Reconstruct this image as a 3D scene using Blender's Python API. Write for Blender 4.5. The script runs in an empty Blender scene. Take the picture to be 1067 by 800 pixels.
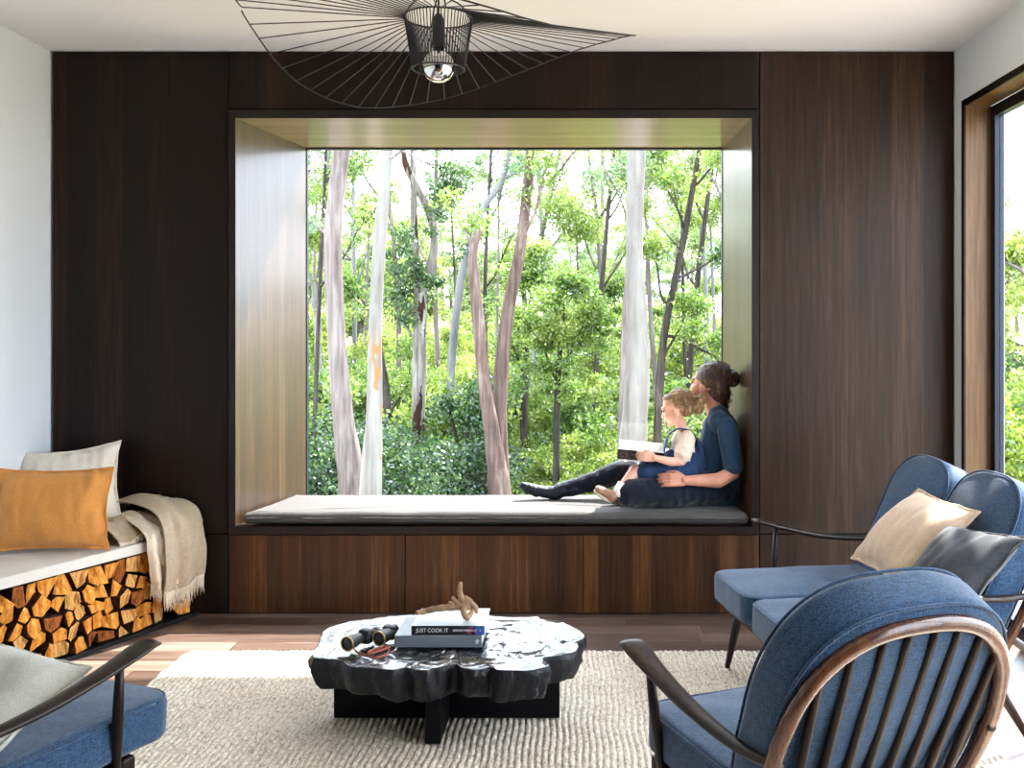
import bpy, bmesh, math, random
import numpy as np
from mathutils import Vector, Matrix, noise
PI = math.pi
rnd = random.Random(7)
nrg = np.random.default_rng(11)
SC = bpy.context.scene
COL = SC.collection
F, CX, CY, EYE = 1050.0, 606.0, 345.0, 1.475      # focal length in pixels, principal point, eye height

def W(px, py, Y):
    return Vector(((px - CX) * Y / F, Y, EYE - (py - CY) * Y / F))
def G(px, py, z=0.0):
    return W(px, py, F * (EYE - z) / (py - CY))

# ------------------------------------------------------------------ materials
def srgb(r, g, b):
    f = lambda c: (c / 255 / 12.92) if c / 255 <= .04045 else ((c / 255 + .055) / 1.055) ** 2.4
    return (f(r), f(g), f(b), 1)
class NT:
    def __init__(s, name):
        s.m = bpy.data.materials.new(name); s.m.use_nodes = True
        s.t = s.m.node_tree; s.n = s.t.nodes; s.l = s.t.links
        s.b = s.n['Principled BSDF']
        s.tc = s.n.new('ShaderNodeTexCoord')
    def new(s, typ, **kw):
        n = s.n.new(typ)
        for k, v in kw.items():
            if k.startswith('i_'): n.inputs[k[2:].replace('_', ' ')].default_value = v
            else: setattr(n, k, v)
        return n
    def link(s, a, b): s.l.new(a, b)
    def mapping(s, scale=(1, 1, 1), rot=(0, 0, 0), out='Object', loc=(0, 0, 0)):
        m = s.n.new('ShaderNodeMapping'); m.inputs['Scale'].default_value = scale
        m.inputs['Rotation'].default_value = rot; m.inputs['Location'].default_value = loc
        s.link(s.tc.outputs[out], m.inputs['Vector']); return m.outputs['Vector']
    def noise(s, vec, scale=5, detail=4, rough=.55, dist=0):
        n = s.n.new('ShaderNodeTexNoise'); n.inputs['Scale'].default_value = scale
        n.inputs['Detail'].default_value = detail; n.inputs['Roughness'].default_value = rough
        n.inputs['Distortion'].default_value = dist
        s.link(vec, n.inputs['Vector']); return n.outputs['Fac']
    def ramp(s, fac, stops):
        r = s.n.new('ShaderNodeValToRGB'); e = r.color_ramp.elements
        while len(e) < len(stops): e.new(.5)
        for q, (p, c) in zip(e, stops): q.position = p; q.color = c
        s.link(fac, r.inputs['Fac']); return r.outputs['Color']
    def mix(s, fac, a, b, mode='MIX'):
        m = s.n.new('ShaderNodeMix'); m.data_type = 'RGBA'; m.blend_type = mode
        for sock, v in ((m.inputs[0], fac), (m.inputs[6], a), (m.inputs[7], b)):
            if hasattr(v, 'links'): s.link(v, sock)
            else: sock.default_value = v
        return m.outputs[2]
    def math(s, op, a, b=0.0, c=0.0):
        m = s.n.new('ShaderNodeMath'); m.operation = op
        for i, v in enumerate((a, b, c)):
            if hasattr(v, 'links'): s.link(v, m.inputs[i])
            else: m.inputs[i].default_value = v
        return m.outputs[0]
    def bump(s, h, strength=.3, dist=.01, prev=None):
        b = s.n.new('ShaderNodeBump'); b.inputs['Strength'].default_value = strength
        b.inputs['Distance'].default_value = dist
        s.link(h, b.inputs['Height'])
        if prev: s.link(prev, b.inputs['Normal'])
        s.link(b.outputs['Normal'], s.b.inputs['Normal']); return b.outputs['Normal']
    def col(s, c):
        if hasattr(c, 'links'): s.link(c, s.b.inputs['Base Color'])
        else: s.b.inputs['Base Color'].default_value = c
    def set(s, **kw):
        for k, v in kw.items(): s.b.inputs[k.replace('_', ' ')].default_value = v
        return s

def plain(name, c, rough=.5, metal=0, bump=0, bscale=60, spec=.5, var=0):
    t = NT(name); t.col(c); t.set(Roughness=rough, Metallic=metal); t.b.inputs['Specular IOR Level'].default_value = spec
    v = t.mapping()
    if var:
        f = t.noise(v, bscale * .3, 3)
        c2 = tuple(x * (1 - var) for x in c[:3]) + (1,); c3 = tuple(min(1, x * (1 + var)) for x in c[:3]) + (1,)
        t.col(t.ramp(f, [(.3, c2), (.7, c3)]))
    if bump: t.bump(t.noise(v, bscale, 4), bump, .004)
    return t.m

def timber(name, dark, mid, light, rough=.3, band=9.0, coat=0.0, axis='Z', seed=0.0, bandmix=.6, spec=.5):
    """veneer: long grain along one axis, strips of slightly different tone side by side"""
    t = NT(name)
    sc = {'Z': (1, 1, .035), 'X': (.035, 1, 1), 'Y': (1, .035, 1)}[axis]
    v = t.mapping(sc, loc=(seed, seed * .7, seed * .3))
    g1 = t.noise(v, 55, 5, .65, .2); g2 = t.noise(v, 190, 3, .7)
    sep = t.new('ShaderNodeSeparateXYZ'); t.link(t.tc.outputs['Object'], sep.inputs[0])
    a, b_ = {'Z': ('X', 'Y'), 'X': ('Y', 'Z'), 'Y': ('X', 'Z')}[axis]
    s = t.math('ADD', sep.outputs[a], sep.outputs[b_])
    fl = t.math('FLOOR', t.math('MULTIPLY_ADD', s, band, seed))
    wn = t.new('ShaderNodeTexWhiteNoise', noise_dimensions='1D'); t.link(fl, wn.inputs['W'])
    wide = t.noise(v, 6, 3, .5)
    f = t.math('ADD', t.math('MULTIPLY', g1, .55), t.math('MULTIPLY', g2, .25))
    f = t.math('ADD', f, t.math('MULTIPLY', t.math('SUBTRACT', wn.outputs['Value'], .5), bandmix * .32))
    f = t.math('ADD', f, t.math('MULTIPLY', wide, .2))
    c = t.ramp(f, [(.28, dark), (.52, mid), (.78, light)])
    t.col(c); t.set(Roughness=rough); t.b.inputs['Specular IOR Level'].default_value = spec
    if coat: t.set(Coat_Weight=coat, Coat_Roughness=.06)
    t.bump(t.math('ADD', g1, g2), .06, .001)
    return t.m

def fabric(name, c1, c2, scale=900, rough=.9, bump=.25, sheen=.2, big=.0):
    t = NT(name)
    va = t.mapping((1, .12, 1)); vb = t.mapping((.12, 1, 1)); vc = t.mapping((1, 1, .12))
    a = t.noise(va, scale, 2, .6); b = t.noise(vb, scale, 2, .6); c = t.noise(vc, scale, 2, .6)
    f = t.math('MULTIPLY', t.math('ADD', t.math('ADD', a, b), c), .3333)
    t.col(t.ramp(f, [(.4, c1), (.6, c2)])); t.set(Roughness=rough, Sheen_Weight=sheen)
    t.b.inputs['Specular IOR Level'].default_value = .2
    t.bump(f, bump, .002)
    return t.m

def glass_mat(name, tint=(1, 1, 1, 1), refl=.3):
    """thin clean pane: see-through with mirror reflection by Fresnel"""
    m = bpy.data.materials.new(name); m.use_nodes = True; n = m.node_tree.nodes; l = m.node_tree.links
    n.remove(n['Principled BSDF']); o = n['Material Output']
    tr = n.new('ShaderNodeBsdfTransparent'); tr.inputs[0].default_value = tint
    gl = n.new('ShaderNodeBsdfGlossy'); gl.inputs['Roughness'].default_value = .0
    ge = n.new('ShaderNodeNewGeometry'); dt = n.new('ShaderNodeVectorMath'); dt.operation = 'DOT_PRODUCT'
    l.new(ge.outputs['Normal'], dt.inputs[0]); l.new(ge.outputs['Incoming'], dt.inputs[1])
    def mm(op, a, b):
        q = n.new('ShaderNodeMath'); q.operation = op
        for i, v in enumerate((a, b)):
            if hasattr(v, 'links'): l.new(v, q.inputs[i])
            else: q.inputs[i].default_value = v
        return q.outputs[0]
    fac = mm('MULTIPLY_ADD', mm('POWER', mm('SUBTRACT', 1.0, mm('ABSOLUTE', dt.outputs['Value'], 0)), 5.0), .9 * refl)
    fac.node.inputs[2].default_value = .035 * refl
    mx = n.new('ShaderNodeMixShader'); l.new(fac, mx.inputs[0]); l.new(tr.outputs[0], mx.inputs[1]); l.new(gl.outputs[0], mx.inputs[2])
    l.new(mx.outputs[0], o.inputs['Surface']); return m

# ------------------------------------------------------------------ mesh building
class MB:
    def __init__(s): s.v = []; s.f = []; s.mi = []
    def add(s, vs, fs, mi=0):
        b = len(s.v); s.v.extend(Vector(p) for p in vs)
        s.f.extend(tuple(b + i for i in f) for f in fs); s.mi.extend([mi] * len(fs)); return s
    def box(s, lo, hi, mi=0):
        (a, b, c), (d, e, f) = lo, hi
        return s.add([(a, b, c), (d, b, c), (d, e, c), (a, e, c), (a, b, f), (d, b, f), (d, e, f), (a, e, f)],
                     [(0, 3, 2, 1), (4, 5, 6, 7), (0, 1, 5, 4), (1, 2, 6, 5), (2, 3, 7, 6), (3, 0, 4, 7)], mi)
    def rbox(s, lo, hi, r=.005, seg=2, M=None, mi=0):
        bm = bmesh.new(); bmesh.ops.create_cube(bm, size=1)
        lo, hi = Vector(lo), Vector(hi); d = hi - lo; c = (hi + lo) / 2
        for v in bm.verts: v.co = Vector((v.co.x * d.x, v.co.y * d.y, v.co.z * d.z)) + c
        bmesh.ops.bevel(bm, geom=bm.edges[:], offset=min(r, min(d) * .49), segments=seg, affect='EDGES', profile=.5)
        if M is not None: bm.transform(M)
        s.add([v.co.copy() for v in bm.verts], [[v.index for v in f.verts] for f in bm.faces], mi); bm.free(); return s
    def tube(s, pts, rad, n=8, flat=1.0, up=None, cap=True, mi=0, wid=None):
        """tube along pts; rad number or list; flat = ratio of the second axis; wid = list of second-axis radii"""
        pts = [Vector(p) for p in pts]; N = len(pts)
        if not hasattr(rad, '__len__'): rad = [rad] * N
        vs = []; prev = None
        for i, p in enumerate(pts):
            t = (pts[min(i + 1, N - 1)] - pts[max(i - 1, 0)])
            t = t.normalized() if t.length > 1e-9 else Vector((0, 0, 1))
            if up is not None: a = Vector(up)
            elif prev is None: a = Vector((0, 0, 1)) if abs(t.z) < .9 else Vector((1, 0, 0))
            else: a = prev
            b = (a - t * a.dot(t));
            b = b.normalized() if b.length > 1e-6 else Vector((1, 0, 0))
            prev = b; c = t.cross(b)
            w = wid[i] if wid is not None else rad[i] * flat
            for k in range(n):
                an = 2 * PI * k / n
                vs.append(p + b * (w * math.cos(an)) + c * (rad[i] * math.sin(an)))
        fs = []
        for i in range(N - 1):
            for k in range(n):
                k2 = (k + 1) % n
                fs.append((i * n + k, i * n + k2, (i + 1) * n + k2, (i + 1) * n + k))
        if cap:
            fs.append(tuple(range(n))[::-1]); fs.append(tuple((N - 1) * n + k for k in range(n)))
        return s.add(vs, fs, mi)
    def ellipsoid(s, c, r, nu=16, nv=10, M=None, mi=0):
        vs = []; fs = []; c = Vector(c)
        if not hasattr(r, '__len__'): r = (r, r, r)
        for j in range(nv + 1):
            ph = PI * j / nv
            for i in range(nu):
                th = 2 * PI * i / nu
                p = Vector((r[0] * math.sin(ph) * math.cos(th), r[1] * math.sin(ph) * math.sin(th), r[2] * math.cos(ph)))
                if M is not None: p = M @ p
                vs.append(c + p)
        for j in range(nv):
            for i in range(nu):
                i2 = (i + 1) % nu
                if j == 0: fs.append((0 * nu, (j + 1) * nu + i, (j + 1) * nu + i2)) if False else fs.append((j * nu + i, (j + 1) * nu + i, (j + 1) * nu + i2, j * nu + i2))
                else: fs.append((j * nu + i, (j + 1) * nu + i, (j + 1) * nu + i2, j * nu + i2))
        return s.add(vs, fs, mi)
    def capsule(s, p0, r0, p1, r1, n=14):
        """closed tapered capsule"""
        p0, p1 = Vector(p0), Vector(p1); d = p1 - p0; L = d.length
        t = d / L if L > 1e-9 else Vector((0, 0, 1)); pts = []; rs = []
        for k in range(5): a = PI / 2 * (1 - k / 5) ; pts.append(p0 - t * r0 * math.sin(a)); rs.append(max(r0 * math.cos(a), r0 * .02))
        for k in range(6): u = k / 5; pts.append(p0.lerp(p1, u)); rs.append(r0 + (r1 - r0) * u)
        for k in range(1, 6): a = PI / 2 * k / 5; pts.append(p1 + t * r1 * math.sin(a)); rs.append(max(r1 * math.cos(a), r1 * .02))
        N = len(pts); a = Vector((0, 0, 1)) if abs(t.z) < .9 else Vector((1, 0, 0)); b = (a - t * a.dot(t)).normalized(); c = t.cross(b)
        vs = [p + b * (r * math.cos(2 * PI * k / n)) + c * (r * math.sin(2 * PI * k / n)) for p, r in zip(pts, rs) for k in range(n)]
        fs = [(i * n + k, i * n + (k + 1) % n, (i + 1) * n + (k + 1) % n, (i + 1) * n + k) for i in range(N - 1) for k in range(n)]
        fs.append(tuple(range(n))[::-1]); fs.append(tuple((N - 1) * n + k for k in range(n)))
        return s.add(vs, fs)
    def lathe(s, prof, n=24, M=None, mi=0, cap=True):
        vs = []; P = len(prof)
        for (r, z) in prof:
            for k in range(n):
                p = Vector((r * math.cos(2 * PI * k / n), r * math.sin(2 * PI * k / n), z)); vs.append(M @ p if M is not None else p)
        fs = [(i * n + k, i * n + (k + 1) % n, (i + 1) * n + (k + 1) % n, (i + 1) * n + k) for i in range(P - 1) for k in range(n)]
        if cap and prof[0][0] > 1e-5: fs.append(tuple(range(n))[::-1])
        if cap and prof[-1][0] > 1e-5: fs.append(tuple((P - 1) * n + k for k in range(n)))
        return s.add(vs, fs, mi)
    def grid(s, fn, nu, nv, closed_u=False, mi=0):
        vs = [fn(i / (nu - (0 if closed_u else 1)), j / (nv - 1)) for j in range(nv) for i in range(nu)]
        fs = []
        for j in range(nv - 1):
            for i in range(nu if closed_u else nu - 1):
                i2 = (i + 1) % nu
                fs.append((j * nu + i, j * nu + i2, (j + 1) * nu + i2, (j + 1) * nu + i))
        return s.add(vs, fs, mi)
    def prism(s, bottom, top, mi=0, cap=None):
        n = len(bottom); fs = [(i, (i + 1) % n, n + (i + 1) % n, n + i) for i in range(n)]
        s.add(list(bottom) + list(top), fs, mi); b = len(s.v) - 2 * n
        s.f.append(tuple(b + i for i in range(n))[::-1]); s.f.append(tuple(b + n + i for i in range(n)))
        s.mi += [mi if cap is None else cap] * 2; return s

def setp(o, label=None, cat=None, group=None, kind=None):
    if label: o['label'] = label
    if cat: o['category'] = cat
    if group: o['group'] = group
    if kind: o['kind'] = kind
    return o
def mesh_from(mb, name):
    me = bpy.data.meshes.new(name); me.from_pydata([tuple(v) for v in mb.v], [], mb.f)
    if any(mb.mi): me.polygons.foreach_set('material_index', mb.mi)
    return me
def fixn(me):
    bm = bmesh.new(); bm.from_mesh(me); bmesh.ops.remove_doubles(bm, verts=bm.verts, dist=1e-6)
    bmesh.ops.recalc_face_normals(bm, faces=bm.faces); bm.to_mesh(me); bm.free()
def link(o, parent=None, world=False):
    COL.objects.link(o)
    if parent is not None:
        o.parent = parent
        if world:
            q = parent; off = Vector((0, 0, 0))
            while q is not None: off += q.location; q = q.parent
            o.location = -off
    return o
def obj(name, mb, m, parent=None, world=False, smooth=False, ang=None, fix=True):
    """links one mesh; top-level meshes get their origin at their base centre"""
    me = mb if isinstance(mb, bpy.types.Mesh) else mesh_from(mb, name)
    if fix and not isinstance(mb, bpy.types.Mesh): fixn(me)
    for q in (m if isinstance(m, (list, tuple)) else [m]): me.materials.append(q)
    if smooth: me.polygons.foreach_set('use_smooth', [True] * len(me.polygons))
    if ang is not None: me.set_sharp_from_angle(angle=math.radians(ang))
    o = bpy.data.objects.new(name, me)
    if parent is None:
        n = len(me.vertices); a = np.empty(n * 3); me.vertices.foreach_get('co', a); a = a.reshape(-1, 3)
        lo, hi = a.min(0), a.max(0); c = Vector(((lo[0] + hi[0]) / 2, (lo[1] + hi[1]) / 2, lo[2]))
        me.transform(Matrix.Translation(-c)); o.location = c
    return link(o, parent, world)
def thing(name, label, cat, loc=(0, 0, 0), rotz=0, group=None):
    o = bpy.data.objects.new(name, None); o.empty_display_size = .1; COL.objects.link(o)
    o.location = loc; o.rotation_euler = (0, 0, rotz); return setp(o, label, cat, group)
def struct(name, mb, m, **kw):
    o = obj(name, mb, m, **kw); o['kind'] = 'structure'; return o

def rrect(w, d, r, n=6, cx=0, cy=0):
    """rounded rectangle outline"""
    out = []
    for (sx, sy, a0) in ((1, 1, 0), (-1, 1, PI / 2), (-1, -1, PI), (1, -1, 1.5 * PI)):
        for k in range(n + 1):
            a = a0 + PI / 2 * k / n
            out.append((cx + sx * (w / 2 - r) + r * math.cos(a), cy + sy * (d / 2 - r) + r * math.sin(a)))
    return out
def resample(P, step):
    out = []; n = len(P)
    for i in range(n):
        a, b = Vector(P[i]), Vector(P[(i + 1) % n]); m = max(1, int((b - a).length / step))
        for k in range(m): out.append(tuple(a.lerp(b, k / m)))
    return out
def cushion(P, z0, z1, r=.03, dome=.015, M=None, mb=None, wr=0, seed=0, rings=8, er=5, belly=0):
    """padded cushion over a closed outline P (xy), from z0 to z1 with rounded edges, domed faces"""
    mb = mb or MB(); n = len(P); c = Vector((sum(p[0] for p in P) / n, sum(p[1] for p in P) / n, 0))
    V = [Vector((p[0], p[1], 0)) for p in P]
    nr = []
    for i in range(n):
        t = (V[(i + 1) % n] - V[i - 1]).normalized(); q = Vector((t.y, -t.x, 0))
        if q.dot(V[i] - c) < 0: q = -q
        nr.append(q)
    rows = []
    def ring(off, z, k=1.0): return [Vector(((V[i] - nr[i] * off - c) * k + c).xy.to_tuple() + (z,)) for i in range(n)]
    for k in range(rings): q = (k + .001) / rings; rows.append(ring(r, z0 - dome * (1 - q * q), q))
    for k in range(er + 1): a = PI / 2 * k / er; rows.append(ring(r * (1 - math.sin(a)), z0 + r * (1 - math.cos(a))))
    if belly: rows.append(ring(-belly, (z0 + z1) / 2))
    for k in range(er + 1): a = PI / 2 * k / er; rows.append(ring(r * (1 - math.cos(a)), z1 - r * (1 - math.sin(a))))
    for k in range(rings): q = (rings - 1 - k + .001) / rings; rows.append(ring(r, z1 + dome * (1 - q * q), q))
    vs = []
    for row in rows:
        for p in row:
            if wr:
                d = noise.noise_vector(p * 9 + Vector((seed, 0, 0))) * wr; p = p + d
            vs.append(M @ p if M is not None else p)
    R = len(rows)
    fs = [(i * n + k, i * n + (k + 1) % n, (i + 1) * n + (k + 1) % n, (i + 1) * n + k) for i in range(R - 1) for k in range(n)]
    mb.add(vs, fs); return mb
def pillow(w, h, t, M, ear=.05, seed=0, wr=.012, flange=0.012, n=40):
    """soft scatter cushion in local x (w) and z (h), thickness in y; corners pulled out"""
    mb = MB()
    for side in (1, -1):
        def fn(u, v):
            a, b = u * 2 - 1, v * 2 - 1
            x = w / 2 * a * (1 - ear * (1 - a * a * 0) * (1 - abs(b) ** 2) * 1.0)
            z = h / 2 * b * (1 - ear * (1 - abs(a) ** 2))
            fx = max(0, 1 - (abs(a) / .94) ** 2.4) if abs(a) < .94 else 0
            fz = max(0, 1 - (abs(b) / .94) ** 2.4) if abs(b) < .94 else 0
            y = side * (t / 2 * (fx * fz) ** .5 + .003 if max(abs(a), abs(b)) < .999 else 0)
            p = Vector((x, y, z)); q = p * 7 + Vector((seed, seed * 2, 0))
            edge = max(abs(a), abs(b))
            y += side * wr * noise.noise(q) * (1 - edge ** 4) + wr * 1.1 * noise.noise(q * 2.2 + Vector((3, 0, 9))) * edge ** 3
            y += side * wr * .5 * noise.noise(Vector((p.x * 30, seed, p.z * 8)))
            return M @ Vector((x, y, z))
        mb.grid(fn, n, n)
    return mb
def spline(P, n, closed=False):
    """Catmull-Rom through P, n samples"""
    P = [Vector(p) for p in P]; m = len(P); out = []
    S = m if closed else m - 1
    for k in range(n):
        u = k * S / (n if closed else n - 1); i = min(int(u), S - 1); t = u - i
        g = lambda j: P[j % m] if closed else P[max(0, min(m - 1, j))]
        a, b, c, d = g(i - 1), g(i), g(i + 1), g(i + 2)
        out.append(.5 * ((2 * b) + (c - a) * t + (2 * a - 5 * b + 4 * c - d) * t * t + (3 * b - a - 3 * c + d) * t ** 3))
    return out
def interp(tab, x):
    for (a, b), (c, d) in zip(tab, tab[1:]):
        if x <= c: return b + (d - b) * max(0, (x - a)) / (c - a)
    return tab[-1][1]
def T(x=0, y=0, z=0): return Matrix.Translation((x, y, z))
def R(ax, deg): return Matrix.Rotation(math.radians(deg), 4, ax)
SKY, SUN, EXPO = 7.0, 20.0, 0.45
# ------------------------------------------------------------------ colours of the place
M = {}
M['panel'] = timber('dark_panel', srgb(9, 6, 4), srgb(26, 16, 11), srgb(58, 38, 25), rough=.42, band=7, spec=.18)
M['panel_lit'] = timber('window_lit_panel', srgb(18, 11, 7), srgb(48, 32, 20), srgb(92, 66, 42), rough=.42, band=6, spec=.22, seed=8.8, bandmix=.6)  # panel timber lightened, right window's reflected light put into the colour
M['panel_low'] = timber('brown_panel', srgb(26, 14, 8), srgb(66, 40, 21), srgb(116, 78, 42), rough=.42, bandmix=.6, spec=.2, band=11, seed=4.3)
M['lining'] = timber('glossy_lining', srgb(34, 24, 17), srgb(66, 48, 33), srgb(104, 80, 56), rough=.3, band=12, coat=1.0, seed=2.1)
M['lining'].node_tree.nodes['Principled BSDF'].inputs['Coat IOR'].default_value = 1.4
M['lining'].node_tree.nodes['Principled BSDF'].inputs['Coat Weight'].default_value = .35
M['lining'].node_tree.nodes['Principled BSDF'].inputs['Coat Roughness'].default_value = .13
M['lining_head'] = timber('daylit_head_lining', srgb(116, 94, 68), srgb(166, 144, 116), srgb(200, 182, 156), rough=.3, band=12, coat=1.0, seed=3.1, axis='X')  # lining timber paled to stand in for daylight reflected under the head
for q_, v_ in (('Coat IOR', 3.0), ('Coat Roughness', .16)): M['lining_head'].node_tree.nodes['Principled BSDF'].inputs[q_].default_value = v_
M['frame'] = timber('dark_frame', srgb(14, 9, 7), srgb(28, 19, 15), srgb(44, 31, 25), rough=.35, band=3, spec=.25)
M['void'] = plain('shadow_gap', (.006, .005, .005, 1), .8)
M['white'] = plain('white_plaster', srgb(226, 232, 236), .7, bump=.03, bscale=120)
M['ceil'] = plain('ceiling_paint', srgb(236, 238, 241), .8)
M['reveal'] = timber('amber_timber', srgb(58, 38, 16), srgb(104, 74, 34), srgb(150, 114, 60), rough=.35, band=9, seed=1.7)
M['alu'] = plain('dark_sash', srgb(24, 36, 50), .35, metal=.3)
M['glass'] = glass_mat('window_glass')
M['steel'] = plain('dark_steel', srgb(52, 58, 64), .35, metal=.8)

def floor_mat():
    t = NT('floor_boards')
    sep = t.new('ShaderNodeSeparateXYZ'); t.link(t.tc.outputs['Object'], sep.inputs[0])
    yy = t.math('MULTIPLY', sep.outputs['Y'], 7.4); row = t.math('FLOOR', yy)
    w0 = t.new('ShaderNodeTexWhiteNoise', noise_dimensions='1D'); t.link(row, w0.inputs['W'])
    xx = t.math('ADD', t.math('MULTIPLY', sep.outputs['X'], .62), t.math('MULTIPLY', w0.outputs['Value'], 7.0))
    pid = t.math('ADD', t.math('MULTIPLY', row, 13.7), t.math('FLOOR', xx))
    w1 = t.new('ShaderNodeTexWhiteNoise', noise_dimensions='1D'); t.link(pid, w1.inputs['W'])
    v = t.mapping((.06, 1, 1)); g = t.noise(v, 30, 5, .6, .4); g2 = t.noise(v, 120, 3, .6)
    f = t.math('ADD', t.math('MULTIPLY', g, .6), t.math('MULTIPLY', w1.outputs['Value'], .32)); f = t.math('ADD', f, t.math('MULTIPLY', g2, .12))
    c = t.ramp(f, [(.25, srgb(52, 40, 34)), (.5, srgb(102, 83, 73)), (.8, srgb(152, 132, 120))])
    fy = t.math('FRACT', yy); fx = t.math('FRACT', xx)
    gap = t.math('MAXIMUM', t.math('GREATER_THAN', t.math('ABSOLUTE', t.math('SUBTRACT', fy, .5)), .488), t.math('GREATER_THAN', t.math('ABSOLUTE', t.math('SUBTRACT', fx, .5)), .4985))
    t.col(t.mix(gap, c, srgb(20, 12, 9))); t.set(Roughness=.3); t.bump(t.math('ADD', t.math('MULTIPLY', gap, -1.0), g2), .12, .0015)
    return t.m
M['floor'] = floor_mat()

XL, XR, YW, ZC, YB = -2.77, 1.945, 5.25, 2.935, -3.2
K = YW / F                                        # metres per pixel on the panelled wall
px2x = lambda px: (px - CX) * K
py2z = lambda py: EYE - (py - CY) * K
struct('floor', MB().box((XL - .25, YB - .25, -.12), (XR + .16, YW + .2, 0)), M['floor'])
struct('ceiling', MB().box((XL - .25, YB - .25, ZC), (XR + .3, YW + .2, ZC + .15)), M['ceil'])
struct('wall_left', MB().box((XL - .2, YB, 0), (XL, YW + .03, ZC)), M['white'])
# right wall with a tall glazed opening
OY0, OY1, OZ = .3, 5.11, 2.63
wr = MB().box((XR, OY1, 0), (XR + .2, YW + .03, ZC)).box((XR, OY0, OZ), (XR + .2, OY1, ZC)).box((XR, YB, 0), (XR + .2, OY0, ZC))
struct('wall_right', wr, M['white'])
# rear wall behind the viewer, its dark timber cladding added to cut frontal fill light
struct('wall_rear', MB().box((XL, YB - .2, 0), (XR, YB, ZC)), M['panel'])

# panelled back wall: dark carcass, then separate panels with shadow gaps
bx0, bx1, bz0, bz1 = px2x(246), px2x(783), py2z(548), py2z(123.5)
wk = MB()
for lo, hi in (((px2x(56), 0), (bx0 - .03, ZC)), ((bx1 + .03, 0), (px2x(992), ZC)), ((bx0 - .03, bz1 + .03), (bx1 + .03, ZC)), ((bx0 - .03, 0), (bx1 + .03, bz0 - .03))):
    wk.box((lo[0], YW + .024, lo[1]), (hi[0], YW + .2, hi[1]))
wback = struct('wall_back', wk, M['void'])
struct('wall_back_edge', MB().box((XL, YW + .03, 0), (px2x(56), YW + .2, ZC)).box((px2x(992), YW + .03, 0), (XR, YW + .2, ZC)), M['white'])
for (a, b, c, d, m) in ((55, 54, 237.3, 555.6, 'panel'), (55, 557, 237.3, 638.5, 'panel'), (238.6, 54, 790.6, 113.2, 'panel'),
                        (792, 54, 993.5, 555.6, 'panel_lit'), (792, 557, 993.5, 638.5, 'panel_lit'),
                        (238.6, 557.5, 421.6, 638.5, 'panel_low'), (422.6, 557.5, 606.6, 638.5, 'panel_low'), (607.6, 557.5, 790.6, 638.5, 'panel_low')):
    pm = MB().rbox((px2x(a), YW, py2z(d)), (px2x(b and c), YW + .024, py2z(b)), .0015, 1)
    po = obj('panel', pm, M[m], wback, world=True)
# window seat: surround, glossy lining, glass
GY = 6.03
gx0, gx1, gz1 = (319 - CX) * GY / F, (753 - CX) * GY / F, EYE + (CY - 154) * GY / F
win = setp(bpy.data.objects.new('window_1', None), kind='structure'); COL.objects.link(win); win.location = ((bx0 + bx1) / 2, YW, bz0)
fr = MB(); y0, y1 = YW - .012, YW + .03
ox0, ox1, oz0, oz1 = px2x(238.8), px2x(790.8), py2z(556), py2z(115)
fr.box((ox0, y0, bz1), (ox1, y1, oz1)).box((ox0, y0, oz0), (ox1, y1, bz0)).box((ox0, y0, bz0), (bx0, y1, bz1)).box((bx1, y0, bz0), (ox1, y1, bz1))
obj('window_surround', fr, M['frame'], win, world=True)
def quadslab(pts, off):
    off = Vector(off); return MB().prism([Vector(p) for p in pts], [Vector(p) + off for p in pts])
ya = YW - .005; gz0 = bz0
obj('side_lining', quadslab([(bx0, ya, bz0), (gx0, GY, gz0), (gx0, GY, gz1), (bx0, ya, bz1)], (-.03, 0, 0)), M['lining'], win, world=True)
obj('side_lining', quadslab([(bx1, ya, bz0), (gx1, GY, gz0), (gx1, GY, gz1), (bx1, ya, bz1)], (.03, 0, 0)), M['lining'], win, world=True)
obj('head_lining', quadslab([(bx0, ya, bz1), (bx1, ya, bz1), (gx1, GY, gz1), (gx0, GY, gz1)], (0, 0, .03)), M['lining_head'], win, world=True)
obj('seat_board', quadslab([(bx0, ya, bz0), (bx1, ya, bz0), (gx1, GY, gz0), (gx0, GY, gz0)], (0, 0, -.03)), M['lining'], win, world=True)
gf = MB().box((gx0 - .04, GY, gz1 - .008), (gx1 + .04, GY + .04, gz1 + .05)).box((gx0 - .04, GY, gz0 - .04), (gx1 + .04, GY + .04, gz0 + .02))
gf.box((gx0 - .04, GY, gz0), (gx0 + .004, GY + .04, gz1)).box((gx1 - .004, GY, gz0), (gx1 + .04, GY + .04, gz1))
obj('glazing_bead', gf, M['alu'], win, world=True)
obj('pane', MB().box((gx0, GY + .012, gz0), (gx1, GY + .02, gz1)), M['glass'], win, world=True)
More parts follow.
